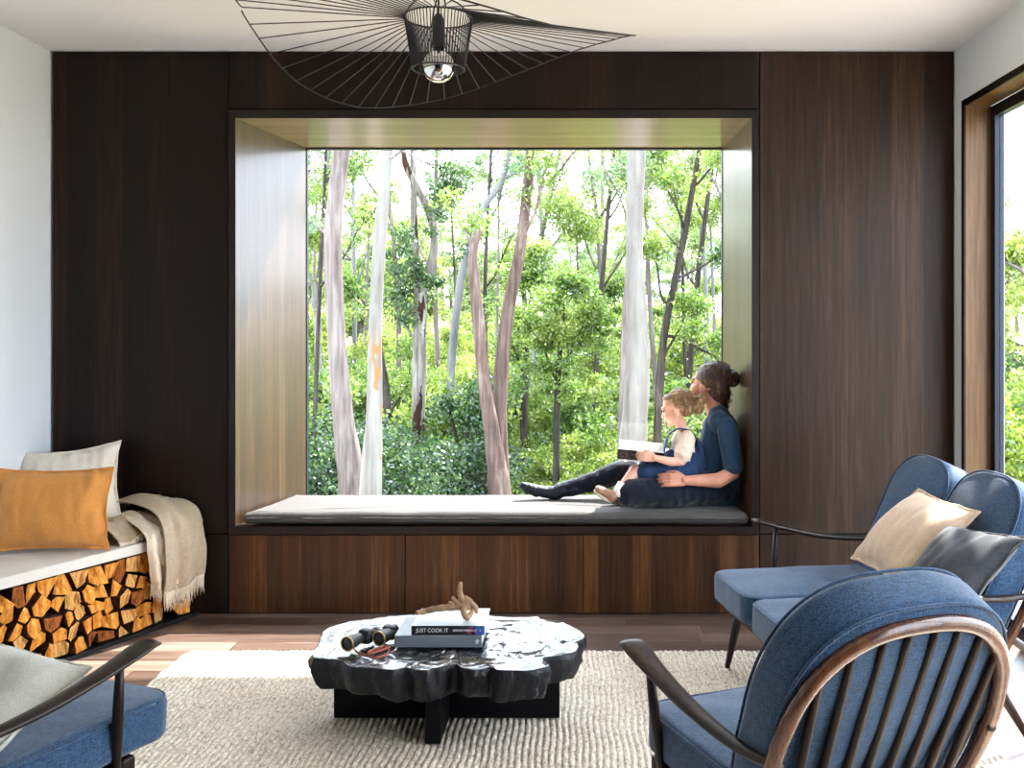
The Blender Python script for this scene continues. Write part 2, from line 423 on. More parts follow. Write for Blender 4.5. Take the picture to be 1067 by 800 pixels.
# right window: amber reveal, dark sliding sashes, glass
w2 = setp(bpy.data.objects.new('window_2', None), kind='structure'); COL.objects.link(w2); w2.location = (XR, (OY0 + OY1) / 2, 0)
rv = MB().box((XR - .004, OY1 - .016, 0), (XR + .125, OY1, OZ)).box((XR - .004, OY0, OZ - .016), (XR + .125, OY1 - .016, OZ)).box((XR - .004, OY0, 0), (XR + .125, OY0 + .016, OZ))
obj('reveal', rv, M['reveal'], w2, world=True)
ar = MB().box((XR - .014, OY1 - .02, 0), (XR - .004, OY1 + .014, OZ + .014)).box((XR - .014, OY0, OZ - .02), (XR - .004, OY1 - .02, OZ + .014))
obj('architrave', ar, M['frame'], w2, world=True)
def sash(x, ya, yb):
    s = MB().box((x, yb - .06, .02), (x + .045, yb, OZ - .02)).box((x, ya, .02), (x + .045, ya + .06, OZ - .02))
    s.box((x, ya + .06, OZ - .075), (x + .045, yb - .06, OZ - .02)).box((x, ya + .06, .02), (x + .045, yb - .06, .09))
    q = obj('sash', s, M['alu'], w2, world=True)
    obj('pane', MB().box((x + .02, ya + .06, .09), (x + .026, yb - .06, OZ - .075)), M['glass'], q, world=True)
sash(XR + .125, 3.1, OY1 - .005); sash(XR + .175, 1.5, 4.80); sash(XR + .125, OY0 + .01, 1.6)

# window-seat cushion
M['seatpad'] = fabric('grey_wool', srgb(56, 54, 53), srgb(92, 90, 88), 500, bump=.2, sheen=.1)
Y1c = 5.86
xl = lambda y: bx0 + (gx0 - bx0) * (y - YW) / (GY - YW)
xr = lambda y: bx1 + (gx1 - bx1) * (y - YW) / (GY - YW)
P = resample([(xl(5.26) + .03, 5.262), (xr(5.26) - .012, 5.262), (xr(Y1c) - .012, Y1c), (xl(Y1c) + .012, Y1c)], .06)
cu = cushion(P, bz0 + .004, .528, .038, .004, wr=.004, rings=5)
co = obj('window_seat_cushion', cu, M['seatpad'], smooth=True); setp(co, 'long grey padded cushion lining the timber window seat', 'cushion')

# rug with woven ribs
def rug():
    x0, x1, y0, y1 = -1.80, 1.45, 1.2, 4.62
    nx, ny = 1300, 260
    X = np.linspace(x0, x1, nx); Yv = np.linspace(y0, y1, ny); XX, YY = np.meshgrid(X, Yv)
    rib = .0235; wob = .004 * np.sin(YY * 7 + XX * 3) + .003 * np.sin(YY * 17 + XX * 9)
    ph = (XX + wob) / rib; idx = np.floor(ph); fr_ = ph - idx
    r1 = np.sin(idx * 12.9898) * 43758.5453; r1 = r1 - np.floor(r1)
    Z = .008 + .007 * np.abs(np.sin(fr_ * PI)) ** .7 * (1 + .35 * np.sin(YY * (55 + 12 * r1) + r1 * 40)) + .0015 * nrg.random(XX.shape)
    # rounded outline
    cx, cy = (x0 + x1) / 2, (y0 + y1) / 2
    e = np.maximum(np.abs(XX - cx) - (x1 - cx) + .07, 0) ** 2 + np.maximum(np.abs(YY - cy) - (y1 - cy) + .07, 0) ** 2
    sc = np.where(e > .07 ** 2, .07 / np.sqrt(np.maximum(e, 1e-9)), 1)
    dx = np.maximum(np.abs(XX - cx) - (x1 - cx) + .07, 0); dy = np.maximum(np.abs(YY - cy) - (y1 - cy) + .07, 0)
    XX = XX - np.sign(XX - cx) * dx * (1 - sc); YY = YY - np.sign(YY - cy) * dy * (1 - sc)
    XX[0, :], Z[0, :], Z[-1, :], Z[:, 0], Z[:, -1] = XX[0, :], .001, .001, .001, .001
    co_ = np.stack([XX, YY, Z], -1).reshape(-1, 3)
    a = (np.arange(ny - 1)[:, None] * nx + np.arange(nx - 1)[None, :]).reshape(-1)
    fc = np.stack([a, a + 1, a + nx + 1, a + nx], -1)
    return quickmesh('rug', co_, fc)
def quickmesh(name, co_, fc):
    me = bpy.data.meshes.new(name); n = len(fc); k = fc.shape[1]
    me.vertices.add(len(co_)); me.vertices.foreach_set('co', co_.astype(np.float32).ravel())
    me.loops.add(n * k); me.loops.foreach_set('vertex_index', fc.astype(np.int32).ravel())
    me.polygons.add(n); me.polygons.foreach_set('loop_start', np.arange(0, n * k, k, dtype=np.int32))
    me.update(calc_edges=True); return me
def rug_mat():
    t = NT('jute'); v = t.mapping((1, .22, 1)); v2 = t.mapping()
    a = t.noise(v, 150, 3, .7); b = t.noise(v2, 70, 3, .8); c = t.noise(v2, 4, 2)
    f = t.math('ADD', t.math('MULTIPLY', a, .55), t.math('ADD', t.math('MULTIPLY', b, .35), t.math('MULTIPLY', c, .1)))
    t.col(t.ramp(f, [(.34, srgb(74, 62, 50)), (.43, srgb(176, 164, 146)), (.54, srgb(222, 213, 196)), (.7, srgb(244, 239, 228))]))
    t.set(Roughness=.95); t.b.inputs['Specular IOR Level'].default_value = .1; t.bump(a, .4, .004); return t.m
M['rug'] = rug_mat()
ro = obj('rug', rug(), M['rug'], smooth=True); setp(ro, 'pale woven jute rug with ribbed texture on the timber floor', 'rug')
# ------------------------------------------------------------------ hearth bench, firewood, cushions, throw
HP = Vector((-2.02, YW, 0)); HD = Vector((-.41, -1.037, 0)).normalized()     # front line of the bench, from the wall towards the viewer
HN = Vector((-HD.y, HD.x, 0));
if HN.x < 0: HN = -HN                                                        # outward normal (into the room)
def H(s, d, z): p = HP + HD * s + HN * d; return Vector((p.x, p.y, z))
M['slab'] = plain('pale_slab', srgb(206, 204, 196), .5, bump=.04, bscale=40, var=.05)
s_end = (XL + .002 - HP.x) / HD.x
slab = MB().prism([H(0, .02, .395), Vector((XL + .004, YW - .004, .395)), H(s_end, 0, .395)], [H(0, .02, .442), Vector((XL + .004, YW - .004, .442)), H(s_end, 0, .442)])
so = obj('hearth_bench', slab, M['slab']); setp(so, 'white slab bench over the firewood along the left wall', 'bench')
bm_ = bmesh.new(); bm_.from_mesh(so.data); bmesh.ops.bevel(bm_, geom=[e for e in bm_.edges], offset=.004, segments=2, affect='EDGES'); bm_.to_mesh(so.data); bm_.free()
tray = MB().prism([H(.004, .03, .001), Vector((XL + .004, YW - .004, .001)), H(s_end - .02, .0, .001)], [H(.004, .03, .008), Vector((XL + .004, YW - .004, .008)), H(s_end - .02, .0, .008)])
tr = thing('firewood_tray', 'low dark steel tray under the stack of firewood', 'tray', H(.5, 0, 0))
obj('base', tray, M['steel'], tr, world=True)
lip = MB().prism([H(.004, .03, .001), H(.004, .036, .001), H(s_end - .02, .008, .001), H(s_end - .02, .002, .001)], [H(.004, .03, .018), H(.004, .036, .018), H(s_end - .02, .008, .018), H(s_end - .02, .002, .018)])
obj('lip', lip, M['steel'], tr, world=True)

def wood_end(name, a, b, c, seed):
    t = NT(name); v = t.mapping((1, 1, .3), loc=(seed, seed, 0)); n1 = t.noise(v, 38, 5, .65, .6); n2 = t.noise(t.mapping(loc=(seed, 0, 0)), 9, 3)
    f = t.math('ADD', t.math('MULTIPLY', n1, .65), t.math('MULTIPLY', n2, .35))
    t.col(t.ramp(f, [(.36, a), (.5, b), (.64, c)])); t.set(Roughness=.8); t.b.inputs['Specular IOR Level'].default_value = .2
    t.bump(n1, .7, .01); return t.m
ends = [wood_end('split_end_orange', srgb(136, 72, 20), srgb(216, 140, 52), srgb(244, 190, 100), 1.0),
        wood_end('split_end_pale', srgb(150, 96, 44), srgb(220, 168, 96), srgb(246, 208, 150), 5.0),
        wood_end('split_end_rust', srgb(74, 34, 16), srgb(160, 92, 40), srgb(206, 138, 70), 9.0)]
barkm = wood_end('log_bark', srgb(26, 14, 10), srgb(70, 42, 28), srgb(120, 84, 58), 3.0)
def clip(poly, a, b):
    """keep the side of poly nearer to a than to b"""
    m = ((a[0] + b[0]) / 2, (a[1] + b[1]) / 2); n = (b[0] - a[0], b[1] - a[1]); out = []
    f = lambda p: (p[0] - m[0]) * n[0] + (p[1] - m[1]) * n[1]
    for p, q in zip(poly, poly[1:] + poly[:1]):
        fp, fq = f(p), f(q)
        if fp <= 0: out.append(p)
        if fp * fq < 0: t = fp / (fp - fq); out.append((p[0] + (q[0] - p[0]) * t, p[1] + (q[1] - p[1]) * t))
    return out
seeds = []
rr = random.Random(21)
ROWS = 5; NC = 15
for r_ in range(ROWS):
    for c_ in range(NC):
        s = .05 + (c_ + (.5 if r_ % 2 else 0)) * .081 + rr.uniform(-.024, .024); z = .044 + r_ * .0715 + rr.uniform(-.019, .019)
        seeds.append((s, z, r_, c_))
rowname = ['bottom row', 'second row up', 'middle row', 'second row down', 'top row']
ordn = ['first', 'second', 'third', 'fourth', 'fifth', 'sixth', 'seventh', 'eighth', 'ninth', 'tenth', 'eleventh', 'twelfth', 'thirteenth', 'fourteenth', 'fifteenth']
shapes = {3: 'three-sided', 4: 'four-sided', 5: 'five-sided', 6: 'six-sided', 7: 'many-sided'}
for i, (s, z, r_, c_) in enumerate(seeds):
    if s > s_end - .17: continue
    poly = [(.012, .012), (1.29, .012), (1.29, .385), (.012, .385)]
    for j, (s2, z2, _, _) in enumerate(seeds):
        if j != i and abs(s2 - s) < .3: poly = clip(poly, (s, z), (s2, z2))
    if len(poly) < 3: continue
    # drop very short sides, shrink
    q = []
    for p in poly:
        if not q or math.dist(p, q[-1]) > .022: q.append(p)
    if len(q) > 3 and math.dist(q[0], q[-1]) < .022: q.pop()
    if len(q) > 4 and rr.random() < .5: q.pop(rr.randrange(len(q)))
    cx_ = sum(p[0] for p in q) / len(q); cz_ = sum(p[1] for p in q) / len(q)
    q = [(cx_ + (p[0] - cx_) * .9, cz_ + (p[1] - cz_) * .9) for p in q]
    ns = len(q)
    fine = []
    for a, b in zip(q, q[1:] + q[:1]):
        for k in range(4):
            t = k / 4; fine.append((a[0] + (b[0] - a[0]) * t, a[1] + (b[1] - a[1]) * t))
    front = rr.uniform(-.035, -.004)
    # available depth behind the front line
    L = .27
    while L > .05:
        p = H(cx_, front - L - .01, 0)
        if p.x > XL + .05 and H(max(cx_ - .05, 0), front - L, 0).y < YW - .03: break
        L -= .01
    mb = MB(); nf = len(fine); rings = [0, .004, .3, .7, 1.0]; vs = []
    tiltx, tilty = rr.uniform(-.06, .06), rr.uniform(-.05, .05)
    sl = (rr.uniform(-.35, .35), rr.uniform(-.35, .35))
    for k, u in enumerate(rings):
        for (a, b) in fine:
            sh = .97 if k == 0 else 1.0
            aa, bb = cx_ + (a - cx_) * sh + tiltx * u * L * .2, cz_ + (b - cz_) * sh + tilty * u * L * .1
            jit = noise.noise(Vector((a * 60, b * 60, u * 6 + i))) * .004
            d = front - u * L + ((a - cx_) * sl[0] + (b - cz_) * sl[1]) * (1 - u)
            vs.append(H(aa + jit, d, max(.010, bb + jit * .6)))
    fs = [(k * nf + m, k * nf + (m + 1) % nf, (k + 1) * nf + (m + 1) % nf, (k + 1) * nf + m) for k in range(len(rings) - 1) for m in range(nf)]
    mb.add(vs, fs, 1)
    # rough end face
    cen = []; K3 = 3
    for k in range(1, K3 + 1):
        for (a, b) in fine:
            t = .97 * (1 - k / (K3 + .6)); aa, bb = cx_ + (a - cx_) * t, cz_ + (b - cz_) * t
            d = front + ((aa - cx_) * sl[0] + (bb - cz_) * sl[1]) + noise.noise(Vector((aa * 45, bb * 12, i * 3))) * .009
            cen.append(H(aa, d, bb))
    b0 = len(mb.v) - len(vs); b1 = len(mb.v); mb.v.extend(cen); loops = [b0] + [b1 + k * nf for k in range(K3)]
    for k in range(K3):
        for m in range(nf):
            mb.f.append((loops[k + 1] + m, loops[k + 1] + (m + 1) % nf, loops[k] + (m + 1) % nf, loops[k] + m)); mb.mi.append(0)
    mb.f.append(tuple(loops[-1] + m for m in range(nf))); mb.mi.append(0)
    e = rr.choices([0, 1, 2], [.55, .27, .18])[0]
    o = obj('firewood_log', mb, [ends[e], barkm])
    tone = ['orange', 'pale', 'rusty'][e]
    setp(o, 'split log with %s %s end, %s from the panelled wall in the %s' % (tone, shapes[min(7, max(3, ns))], ordn[c_], rowname[r_]), 'firewood', 'split firewood stacked under the bench')

# cushions on the bench
M['linen_p'] = fabric('oatmeal_linen', srgb(186, 160, 132), srgb(214, 190, 162), 420, bump=.3)
M['linen_w'] = fabric('cream_linen', srgb(206, 199, 184), srgb(232, 227, 215), 420, bump=.25)
M['linen_o'] = fabric('ochre_linen', srgb(186, 124, 58), srgb(214, 150, 80), 420, bump=.25)
M['linen_d'] = fabric('charcoal_linen', srgb(40, 42, 46), srgb(64, 66, 70), 420, bump=.25)
M['linen_g'] = fabric('grey_linen', srgb(176, 178, 168), srgb(208, 208, 198), 420, bump=.25)
def place_pillow(name, label, w, h, t, c, yaw, lean, m, roll=0, seed=0, ear=.07, wr=.012, group=None):
    Mx = R('Z', yaw) @ R('X', lean) @ R('Y', roll)
    o = thing(name, label, 'cushion', c, 0, group)
    obj('cover', pillow(w, h, t, Mx, ear, seed, wr), m, o, smooth=True)
    e = MB(); N = 60
    def edge(k):
        q = k / N * 4; s = int(q) % 4; u = (q - int(q)) * 2 - 1
        a, b = [(u, -1), (1, u), (-u, 1), (-1, -u)][s]
        x = w / 2 * a * (1 - ear * (1 - abs(b) ** 2)); z = h / 2 * b * (1 - ear * (1 - abs(a) ** 2))
        p = Vector((x, 0, z)); qn = p * 7 + Vector((seed, seed * 2, 0))
        return Mx @ Vector((x, wr * 1.1 * noise.noise(qn * 2.2 + Vector((3, 0, 9))), z))
    e.tube([edge(k) for k in range(N + 1)], .0035, 6)
    obj('seam', e, m, o, smooth=True)
    return o
place_pillow('scatter_cushion', 'cream linen cushion leaning behind the ochre cushion on the bench', .50, .44, .16, W(72, 515, 5.02) + Vector((0, 0, .022)), 12, -14, M['linen_w'], roll=-6, seed=3, ear=.13, wr=.022)
place_pillow('scatter_cushion', 'ochre linen cushion standing at the front of the bench', .53, .385, .16, W(55, 533, 4.72) + Vector((0, 0, .012)), 6, -10, M['linen_o'], roll=0, seed=8, ear=.09, wr=.02)
# fringed throw
M['throw'] = fabric('taupe_wool', srgb(150, 134, 112), srgb(186, 170, 146), 380, bump=.4)
M['throw2'] = fabric('cream_wool', srgb(196, 182, 160), srgb(226, 214, 194), 380, bump=.4)
th = thing('throw_blanket', 'taupe wool throw with long fringe draped over the bench end', 'blanket', H(.15, 0, .44))
def layer(S0, S1, prof, foldamp, nf, seed, mat_, fringe=True, lift=0.0, nv=70, nu=80, fl=.05, skew=0.0):
    P = spline([Vector((d, 0, z)) for d, z in prof], nv)
    def fn(u, v):
        k = min(nv - 1, int(v * (nv - 1) + .5)); p = P[k]; hang = max(0, v - .45) / .55
        s = S0 + (S1 - S0) * u + skew * v
        f = math.sin(u * nf * 2 * PI + seed) * .6 + math.sin(u * nf * 4.3 + seed * 2 + v * 2) * .5
        d = p.x + foldamp * (f + .9) * (.25 + hang) + .006 * noise.noise(Vector((u * 9, v * 12, seed)))
        z = p.z + .012 + lift + (.03 * noise.noise(Vector((u * 4, v * 5, seed + 4)))) * (1 - hang) + .02 * hang * math.sin(u * 5 + seed)
        s += .012 * math.sin(v * 6 + seed) + .01 * hang * f
        q = H(max(.02, s), d, z); q.y = min(q.y, YW - .03)
        return q
    mb = MB().grid(fn, nu, nv)
    o_ = obj('cloth', mb, mat_, th, world=True, smooth=True)
    md = o_.modifiers.new('thick', 'SOLIDIFY'); md.thickness = .007
    if fringe:
        fm = MB(); n = int(nu * 1.1)
        for k in range(n):
            u = (k + .5) / n; a = fn(u, 1.0); L = fl * rr.uniform(.75, 1.15)
            dx = Vector((rr.uniform(-.012, .012), rr.uniform(-.01, .01), 0))
            pts = [a + dx * (t * t) + Vector((0, 0, -L * t)) + Vector((rr.uniform(-.002, .002), 0, 0)) for t in (0, .3, .6, 1)]
            fm.tube(pts, [.0026, .0022, .0028, .001], 5)
        q = obj('fringe', fm, M['throw2'], o_, smooth=True)
    return o_
layer(.02, .30, [(-.42, .47), (-.34, .56), (-.22, .61), (-.08, .60), (.03, .54), (.07, .44), (.085, .32), (.08, .20)], .014, 2.2, 1.3, M['throw'], skew=-.0, fl=.095)
layer(.16, .36, [(-.25, .50), (-.16, .53), (-.05, .50), (.035, .46), (.05, .38), (.055, .30), (.052, .21)], .016, 3.1, 4.0, M['throw2'], lift=.012, skew=.0, fl=.09)
layer(.30, .52, [(-.30, .50), (-.22, .545), (-.12, .53), (-.06, .485), (-.03, .462)], .006, 2.0, 7.0, M['throw'], lift=.0, skew=-.06, fl=.035, nv=40)
# ------------------------------------------------------------------ blue spindle-back chairs and settee
M['blue'] = fabric('blue_weave', srgb(14, 34, 58), srgb(56, 90, 122), 340, bump=.5, sheen=.25)
M['elm'] = timber('dark_elm', srgb(14, 8, 6), srgb(32, 19, 13), srgb(64, 40, 26), rough=.4, band=3, seed=3, spec=.25)
M['elm_y'] = timber('dark_elm_grain', srgb(12, 8, 6), srgb(28, 19, 14), srgb(74, 54, 38), rough=.38, band=3, seed=6, coat=.05, axis='Y', spec=.3)
M['bow'] = timber('brown_bow', srgb(44, 24, 14), srgb(84, 48, 27), srgb(136, 86, 50), rough=.24, band=3, seed=3, coat=.5)
def seating(name, label, cat, loc, rotz, units, halfw, arm_front=.25, group=None, ext=0.0, fwd=0.0):
    """local y = forward; units seats side by side; halfw = half the seat width"""
    t = thing(name, label, cat, loc, rotz, group)
    sw = halfw * 2 / units
    rake = .46                                       # backward run per unit of height
    for k in range(units):
        cx_ = -halfw + sw * (k + .5)
        P_ = resample(rrect(sw - .008, .60 + ext, .085, 8, cx_, .02 - ext / 2 + fwd), .03)
        s = obj('seat_cushion', cushion(P_, .315, .435, .024, .012, wr=.004, seed=k), M['blue'], t, smooth=True)
        pip = MB(); pts = [Vector((a, b, .427)) for a, b in P_]; c0 = Vector((cx_, .02 - ext / 2 + fwd, .427))
        pip.tube([c0 + (p - c0) * .988 for p in pts] + [c0 + (pts[0] - c0) * .988], .0042, 5); obj('piping', pip, M['blue'], s, smooth=True)
        # back cushion: arched outline, leaning
        w = sw - .012 if units > 1 else sw + .035; hh = .56; O = []
        bw = w * .46; arch = .30 if units == 1 else .2
        for i in range(41):
            a = PI * i / 40; O.append((cx_ + w / 2 * math.copysign(abs(math.cos(a)) ** .72, math.cos(a)), hh - arch + arch * math.sin(a) ** .8))
        O += [(cx_ - w / 2 * .97, .1), (cx_ - bw, .0), (cx_ - bw * .5, 0), (cx_, 0), (cx_ + bw * .5, 0), (cx_ + bw, 0), (cx_ + w / 2 * .97, .1)]
        O = resample(O, .03)
        Mx = T(0, -.165 - ext, .43) @ R('X', 90 + math.degrees(math.atan(rake)) )
        bk = obj('back_cushion', cushion(O, .0, .135, .03, .016, M=Mx, wr=.004, seed=k + 5), M['blue'], t, smooth=True)
        pb = MB()
        for zz in (.006, .129):
            cc = Vector((cx_, .28, zz)); q = [cc + (Vector((a, b, zz)) - cc) * .985 for a, b in O]
            pb.tube([Mx @ p for p in q + [q[0]]], .004, 5)
        obj('piping', pb, M['blue'], bk, smooth=True)
    def bp(x, h, off=0.0):                           # a point on the back plane, h metres above the seat rail
        return Vector((x, -.275 - ext - h * rake * .92 + off, .285 + h))
    HT = .555
    # seat rails
    fr_ = MB(); hw = halfw - .01
    fr_.rbox((-hw, -.29 - ext, .262), (hw, -.245 - ext, .312), .012, 2).rbox((-hw, .215, .262), (hw, .26, .312), .012, 2)
    fr_.rbox((-hw, -.25 - ext, .265), (-hw + .035, .22, .31), .01, 2).rbox((hw - .035, -.25 - ext, .265), (hw, .22, .31), .01, 2)
    for k in range(7): y = -.2 + k * .065; fr_.box((-hw + .03, y, .296), (hw - .03, y + .03, .304))
    obj('seat_frame', fr_, M['elm'], t, smooth=True, ang=40)
    # bow of the back
    xb = halfw + .005; ctl = []
    ar_ = .27 if units == 1 else .24
    for i in range(6): u = i / 5; ctl.append((-(xb - .045 + .05 * math.sin(u * PI / 2)), (HT - ar_) * u))
    for i in range(1, 16): a = PI * (1 - i / 16); ctl.append((xb * 1.0 * math.copysign(abs(math.cos(a)) ** .8, math.cos(a)) + .0, HT - ar_ + ar_ * math.sin(a) ** .85))
    for i in range(6): u = 1 - i / 5; ctl.append(((xb - .045 + .05 * math.sin(u * PI / 2)), (HT - ar_) * u))
    bowp = spline([bp(x, h) for x, h in ctl], 90)
    obj('back_bow', MB().tube(bowp, .0195, 12, up=(0, 1, .4), wid=[.017] * 90), M['bow'], t, smooth=True)
    ns = 8 if units == 1 else 15
    for k in range(ns):
        u = (k + .5) / ns * 2 - 1; x0 = u * (halfw - .05); x1 = u * (halfw - .012) * 1.0
        # height of the bow above x1
        top = max((h for x, h in ctl if abs(x - x1) < .08), default=HT)
        best = min(bowp, key=lambda p: abs(p.x - x1) + (0 if p.z > .45 else 5)); p1 = best
        p0 = bp(x0, .0); mid = (p0 + p1) / 2
        obj('spindle', MB().tube([p0.lerp(p1, j / 12) for j in range(13)], [.0085 + .003 * math.sin(PI * j / 12) for j in range(13)], 8), M['elm'], t, smooth=True)
    for sx in (-1, 1):
        # flat paddle arm, sweeping down to the back
        xa = sx * (halfw + .035)
        A = spline([(xa + sx * .012, arm_front, .625), (xa + sx * .016, arm_front - .03, .622), (xa + sx * .012, arm_front - .13, .594), (xa, arm_front - .3, .555), (xa - sx * .012, -.25 - ext, .535), (xa - sx * .03, -.40 - ext, .540)], 60)
        wid = [interp([(0, .004), (.008, .016), (.02, .026), (.045, .034), (.08, .038), (.25, .039), (.5, .029), (.8, .02), (1, .012)], i / 59) for i in range(60)]
        th_ = [interp([(0, .003), (.015, .007), (.05, .010), (.2, .0115), (.6, .013), (1, .011)], i / 59) for i in range(60)]
        obj('arm', MB().tube(A, th_, 14, up=(1, 0, 0), wid=wid), M['elm_y'], t, smooth=True)
        pt = Vector((xa + sx * .01, arm_front - .10, .596)); pb_ = Vector((sx * (halfw - .012), arm_front - .06, .285))
        obj('arm_post', MB().tube([pt, pt.lerp(pb_, .4), pb_], [.0105, .0145, .0125], 10), M['elm'], t, smooth=True)
        for sy in (-1, 1):
            a = Vector((sx * (halfw - .06), .2 if sy > 0 else -.25 - ext, .275)); b = Vector((sx * (halfw - .015), .245 if sy > 0 else -.40 - ext, .008))
            obj('leg', MB().tube([a, a.lerp(b, .35), b.lerp(a, .01), b], [.016, .0185, .0115, .009], 10), M['elm'], t, smooth=True)
    return t
seating('armchair', 'blue spindle-back armchair at the right, seen from behind', 'armchair', (.538, 2.61, .012), math.radians(22), 1, .285)
seating('armchair', 'blue armchair at the left edge beside the firewood', 'armchair', (-1.565, 2.61, .012), math.radians(-22), 1, .285, fwd=.09)
seating('settee', 'blue two-seat spindle-back settee under the tall right window', 'sofa', (.948, 3.93, .012), math.radians(99.3), 2, .49, arm_front=.10, ext=.17)

place_pillow('scatter_cushion', 'grey-green linen cushion lying on the left blue armchair', .40, .34, .14, (-1.53, 2.585, .53), -22, -64, M['linen_g'], roll=4, seed=12, ear=.06)
place_pillow('scatter_cushion', 'cream linen cushion with a frayed end leaning on the settee back', .46, .40, .15, (1.275, 3.89, .685), -78, -46, M['linen_p'], roll=3, seed=15, ear=.07)
place_pillow('scatter_cushion', 'charcoal linen cushion beside the cream one on the settee', .40, .34, .13, (1.305, 3.50, .665), -76, -50, M['linen_d'], roll=-6, seed=19, ear=.10)
# ------------------------------------------------------------------ black slab coffee table
ZT = .31
OUT = [(326.5,681),(334,670),(335.5,662),(343,654.5),(362.5,648.5),(382,645.5),(409,641.6),(436,640),(472,640.2),(502,640.8),(532,643.4),(559,641.8),(565,645.5),(586,648.5),(599,654.5),(607,659.6),(607.8,665),(601,668.6),(602,675.5),(589,681.5),(570,683.6),(565,687.5),(572,693.5),(559,697.3),(538,698.5),(520,698.6),(512,694.5),(496,697),(484,696),(473.4,691.5),(460,695.5),(439,698.5),(424,695.5),(409,698),(385,695.5),(364,694),(356,688),(343,686.4),(328,686)]
def slab_mat():
    t = NT('black_lacquered_wood'); v = t.mapping()
    ln = t.new('ShaderNodeVectorMath', operation='LENGTH'); t.link(t.mapping((1, 1, 0), loc=(-.14, .0, 0)), ln.inputs[0])
    n = t.noise(v, 7, 5, .65, .5); n2 = t.noise(v, 34, 4, .7)
    rings = t.math('SINE', t.math('ADD', t.math('MULTIPLY', ln.outputs['Value'], 190.0), t.math('MULTIPLY', n, 26.0)))
    f = t.math('ADD', t.math('MULTIPLY', rings, .25), t.math('ADD', t.math('MULTIPLY', n, 1.6), t.math('MULTIPLY', n2, .35)))
    t.col(t.ramp(n2, [(.3, (.006, .007, .01, 1)), (.8, (.022, .026, .034, 1))])); t.set(Roughness=.22, Coat_Weight=1.0, Coat_Roughness=.14, Coat_IOR=1.9)
    t.bump(f, .5, .009); return t.m
M['slabwood'] = slab_mat()
M['bark_black'] = plain('black_bark', (.005, .006, .010, 1), .36, bump=1.0, bscale=110, spec=.35)
M['black'] = plain('black_board', (.003, .003, .004, 1), .6, spec=.12)
ct = thing('coffee_table', 'low black live-edge slab coffee table on crossed plinth boards', 'coffee table', G(466, 668, ZT) * 1)
ct.location = (ct.location.x, ct.location.y, 0)
Pw = [G(x, y, ZT) for x, y in OUT]
Pw = spline(Pw, 330, closed=True)
cen = Vector((sum(p.x for p in Pw) / 330, sum(p.y for p in Pw) / 330, ZT)); N = 330
Pw = [p + (p - cen).normalized() * (.006 * noise.noise(p * 40)) for p in Pw]
sl = MB(); rows = []
for k in range(26):                                   # top, centre outwards
    t = (k + .02) / 26
    rows.append([Vector((cen.x + (p.x - cen.x) * t, cen.y + (p.y - cen.y) * t, ZT + .006 * noise.noise(Vector((p.x * 5 * t, p.y * 5 * t, 1))) + .0035 * math.sin(62 * t + 3 * noise.noise(p * 3)) - .004)) for p in Pw])
rows.append([Vector((p.x, p.y, ZT + .001 + .005 * noise.noise(p * 13))) for p in Pw])
for k, (u, ins) in enumerate(((.06, -.006), (.2, -.01), (.4, -.006), (.6, .0), (.8, .006), (.97, .02), (1.0, .04))):
    row = []
    for i, p in enumerate(Pw):
        r = (p - cen); r.z = 0; r.normalize(); bot = .112 + .022 * noise.noise(p * 6 + Vector((9, 0, 0)))
        fl = .014 * noise.noise(Vector((p.x * 24, p.y * 24, u * 1.2))) + .011 * noise.noise(Vector((p.x * 60, p.y * 60, u * 5)))
        row.append(Vector((p.x, p.y, 0)) - r * (ins - fl * (1 if u > .1 else .3)) + Vector((0, 0, ZT - bot * u)))
    rows.append(row)
fs = [(i * N + k, i * N + (k + 1) % N, (i + 1) * N + (k + 1) % N, (i + 1) * N + k) for i in range(len(rows) - 1) for k in range(N)]
sl.v = [v for r in rows for v in r]; sl.f = fs; sl.mi = [0 if i < 26 else 1 for i in range(len(rows) - 1) for k in range(N)]
sl.f.append(tuple((len(rows) - 1) * N + k for k in range(N))); sl.mi.append(1); sl.f.append(tuple(range(N))[::-1]); sl.mi.append(0)
so_ = obj('tabletop', sl, [M['slabwood'], M['bark_black']], ct, world=True, smooth=True, ang=50)
a = G(348, 753); b = G(583, 754); YB_ = (a.y + b.y) / 2
obj('plinth_board', MB().rbox((a.x, YB_, .0195), (b.x, YB_ + .04, .215), .002, 1), M['black'], ct, world=True)
c = G(451, 781); obj('plinth_board', MB().rbox((c.x - .027, c.y, .0195), (c.x + .027, c.y + .5, .212), .002, 1), M['black'], ct, world=True)

# ------------------------------------------------------------------ books
M['page'] = plain('book_pages', srgb(232, 228, 216), .8)
M['cover_grey'] = plain('grey_book_cover', srgb(112, 124, 134), .35, var=.15, bscale=20)
M['cover_black'] = plain('black_book_cover', srgb(22, 26, 34), .3)
M['cover_sky'] = plain('pale_blue_book_cover', srgb(196, 206, 216), .35)
M['ink_white'] = plain('white_lettering', srgb(235, 238, 240), .5)
M['red'] = plain('red_print', srgb(190, 48, 52), .5); M['bluep'] = plain('blue_print', srgb(58, 92, 160), .5)
def book(label, x0, x1, y0, dep, z0, th_, spine_m, cover_m):
    t = thing('book', label, 'book', ((x0 + x1) / 2, y0, z0))
    s = MB().rbox((x0, y0, z0), (x1, y0 + .004, z0 + th_), .0015, 1)
    obj('spine', s, spine_m, t, world=True)
    cv = MB().rbox((x0, y0 + .003, z0), (x1, y0 + dep, z0 + .003), .001, 1).rbox((x0, y0 + .003, z0 + th_ - .003), (x1, y0 + dep, z0 + th_), .001, 1)
    obj('cover', cv, cover_m, t, world=True)
    obj('pages', MB().box((x0 + .004, y0 + .005, z0 + .003), (x1 - .004, y0 + dep - .004, z0 + th_ - .003)), M['page'], t, world=True)
    return t
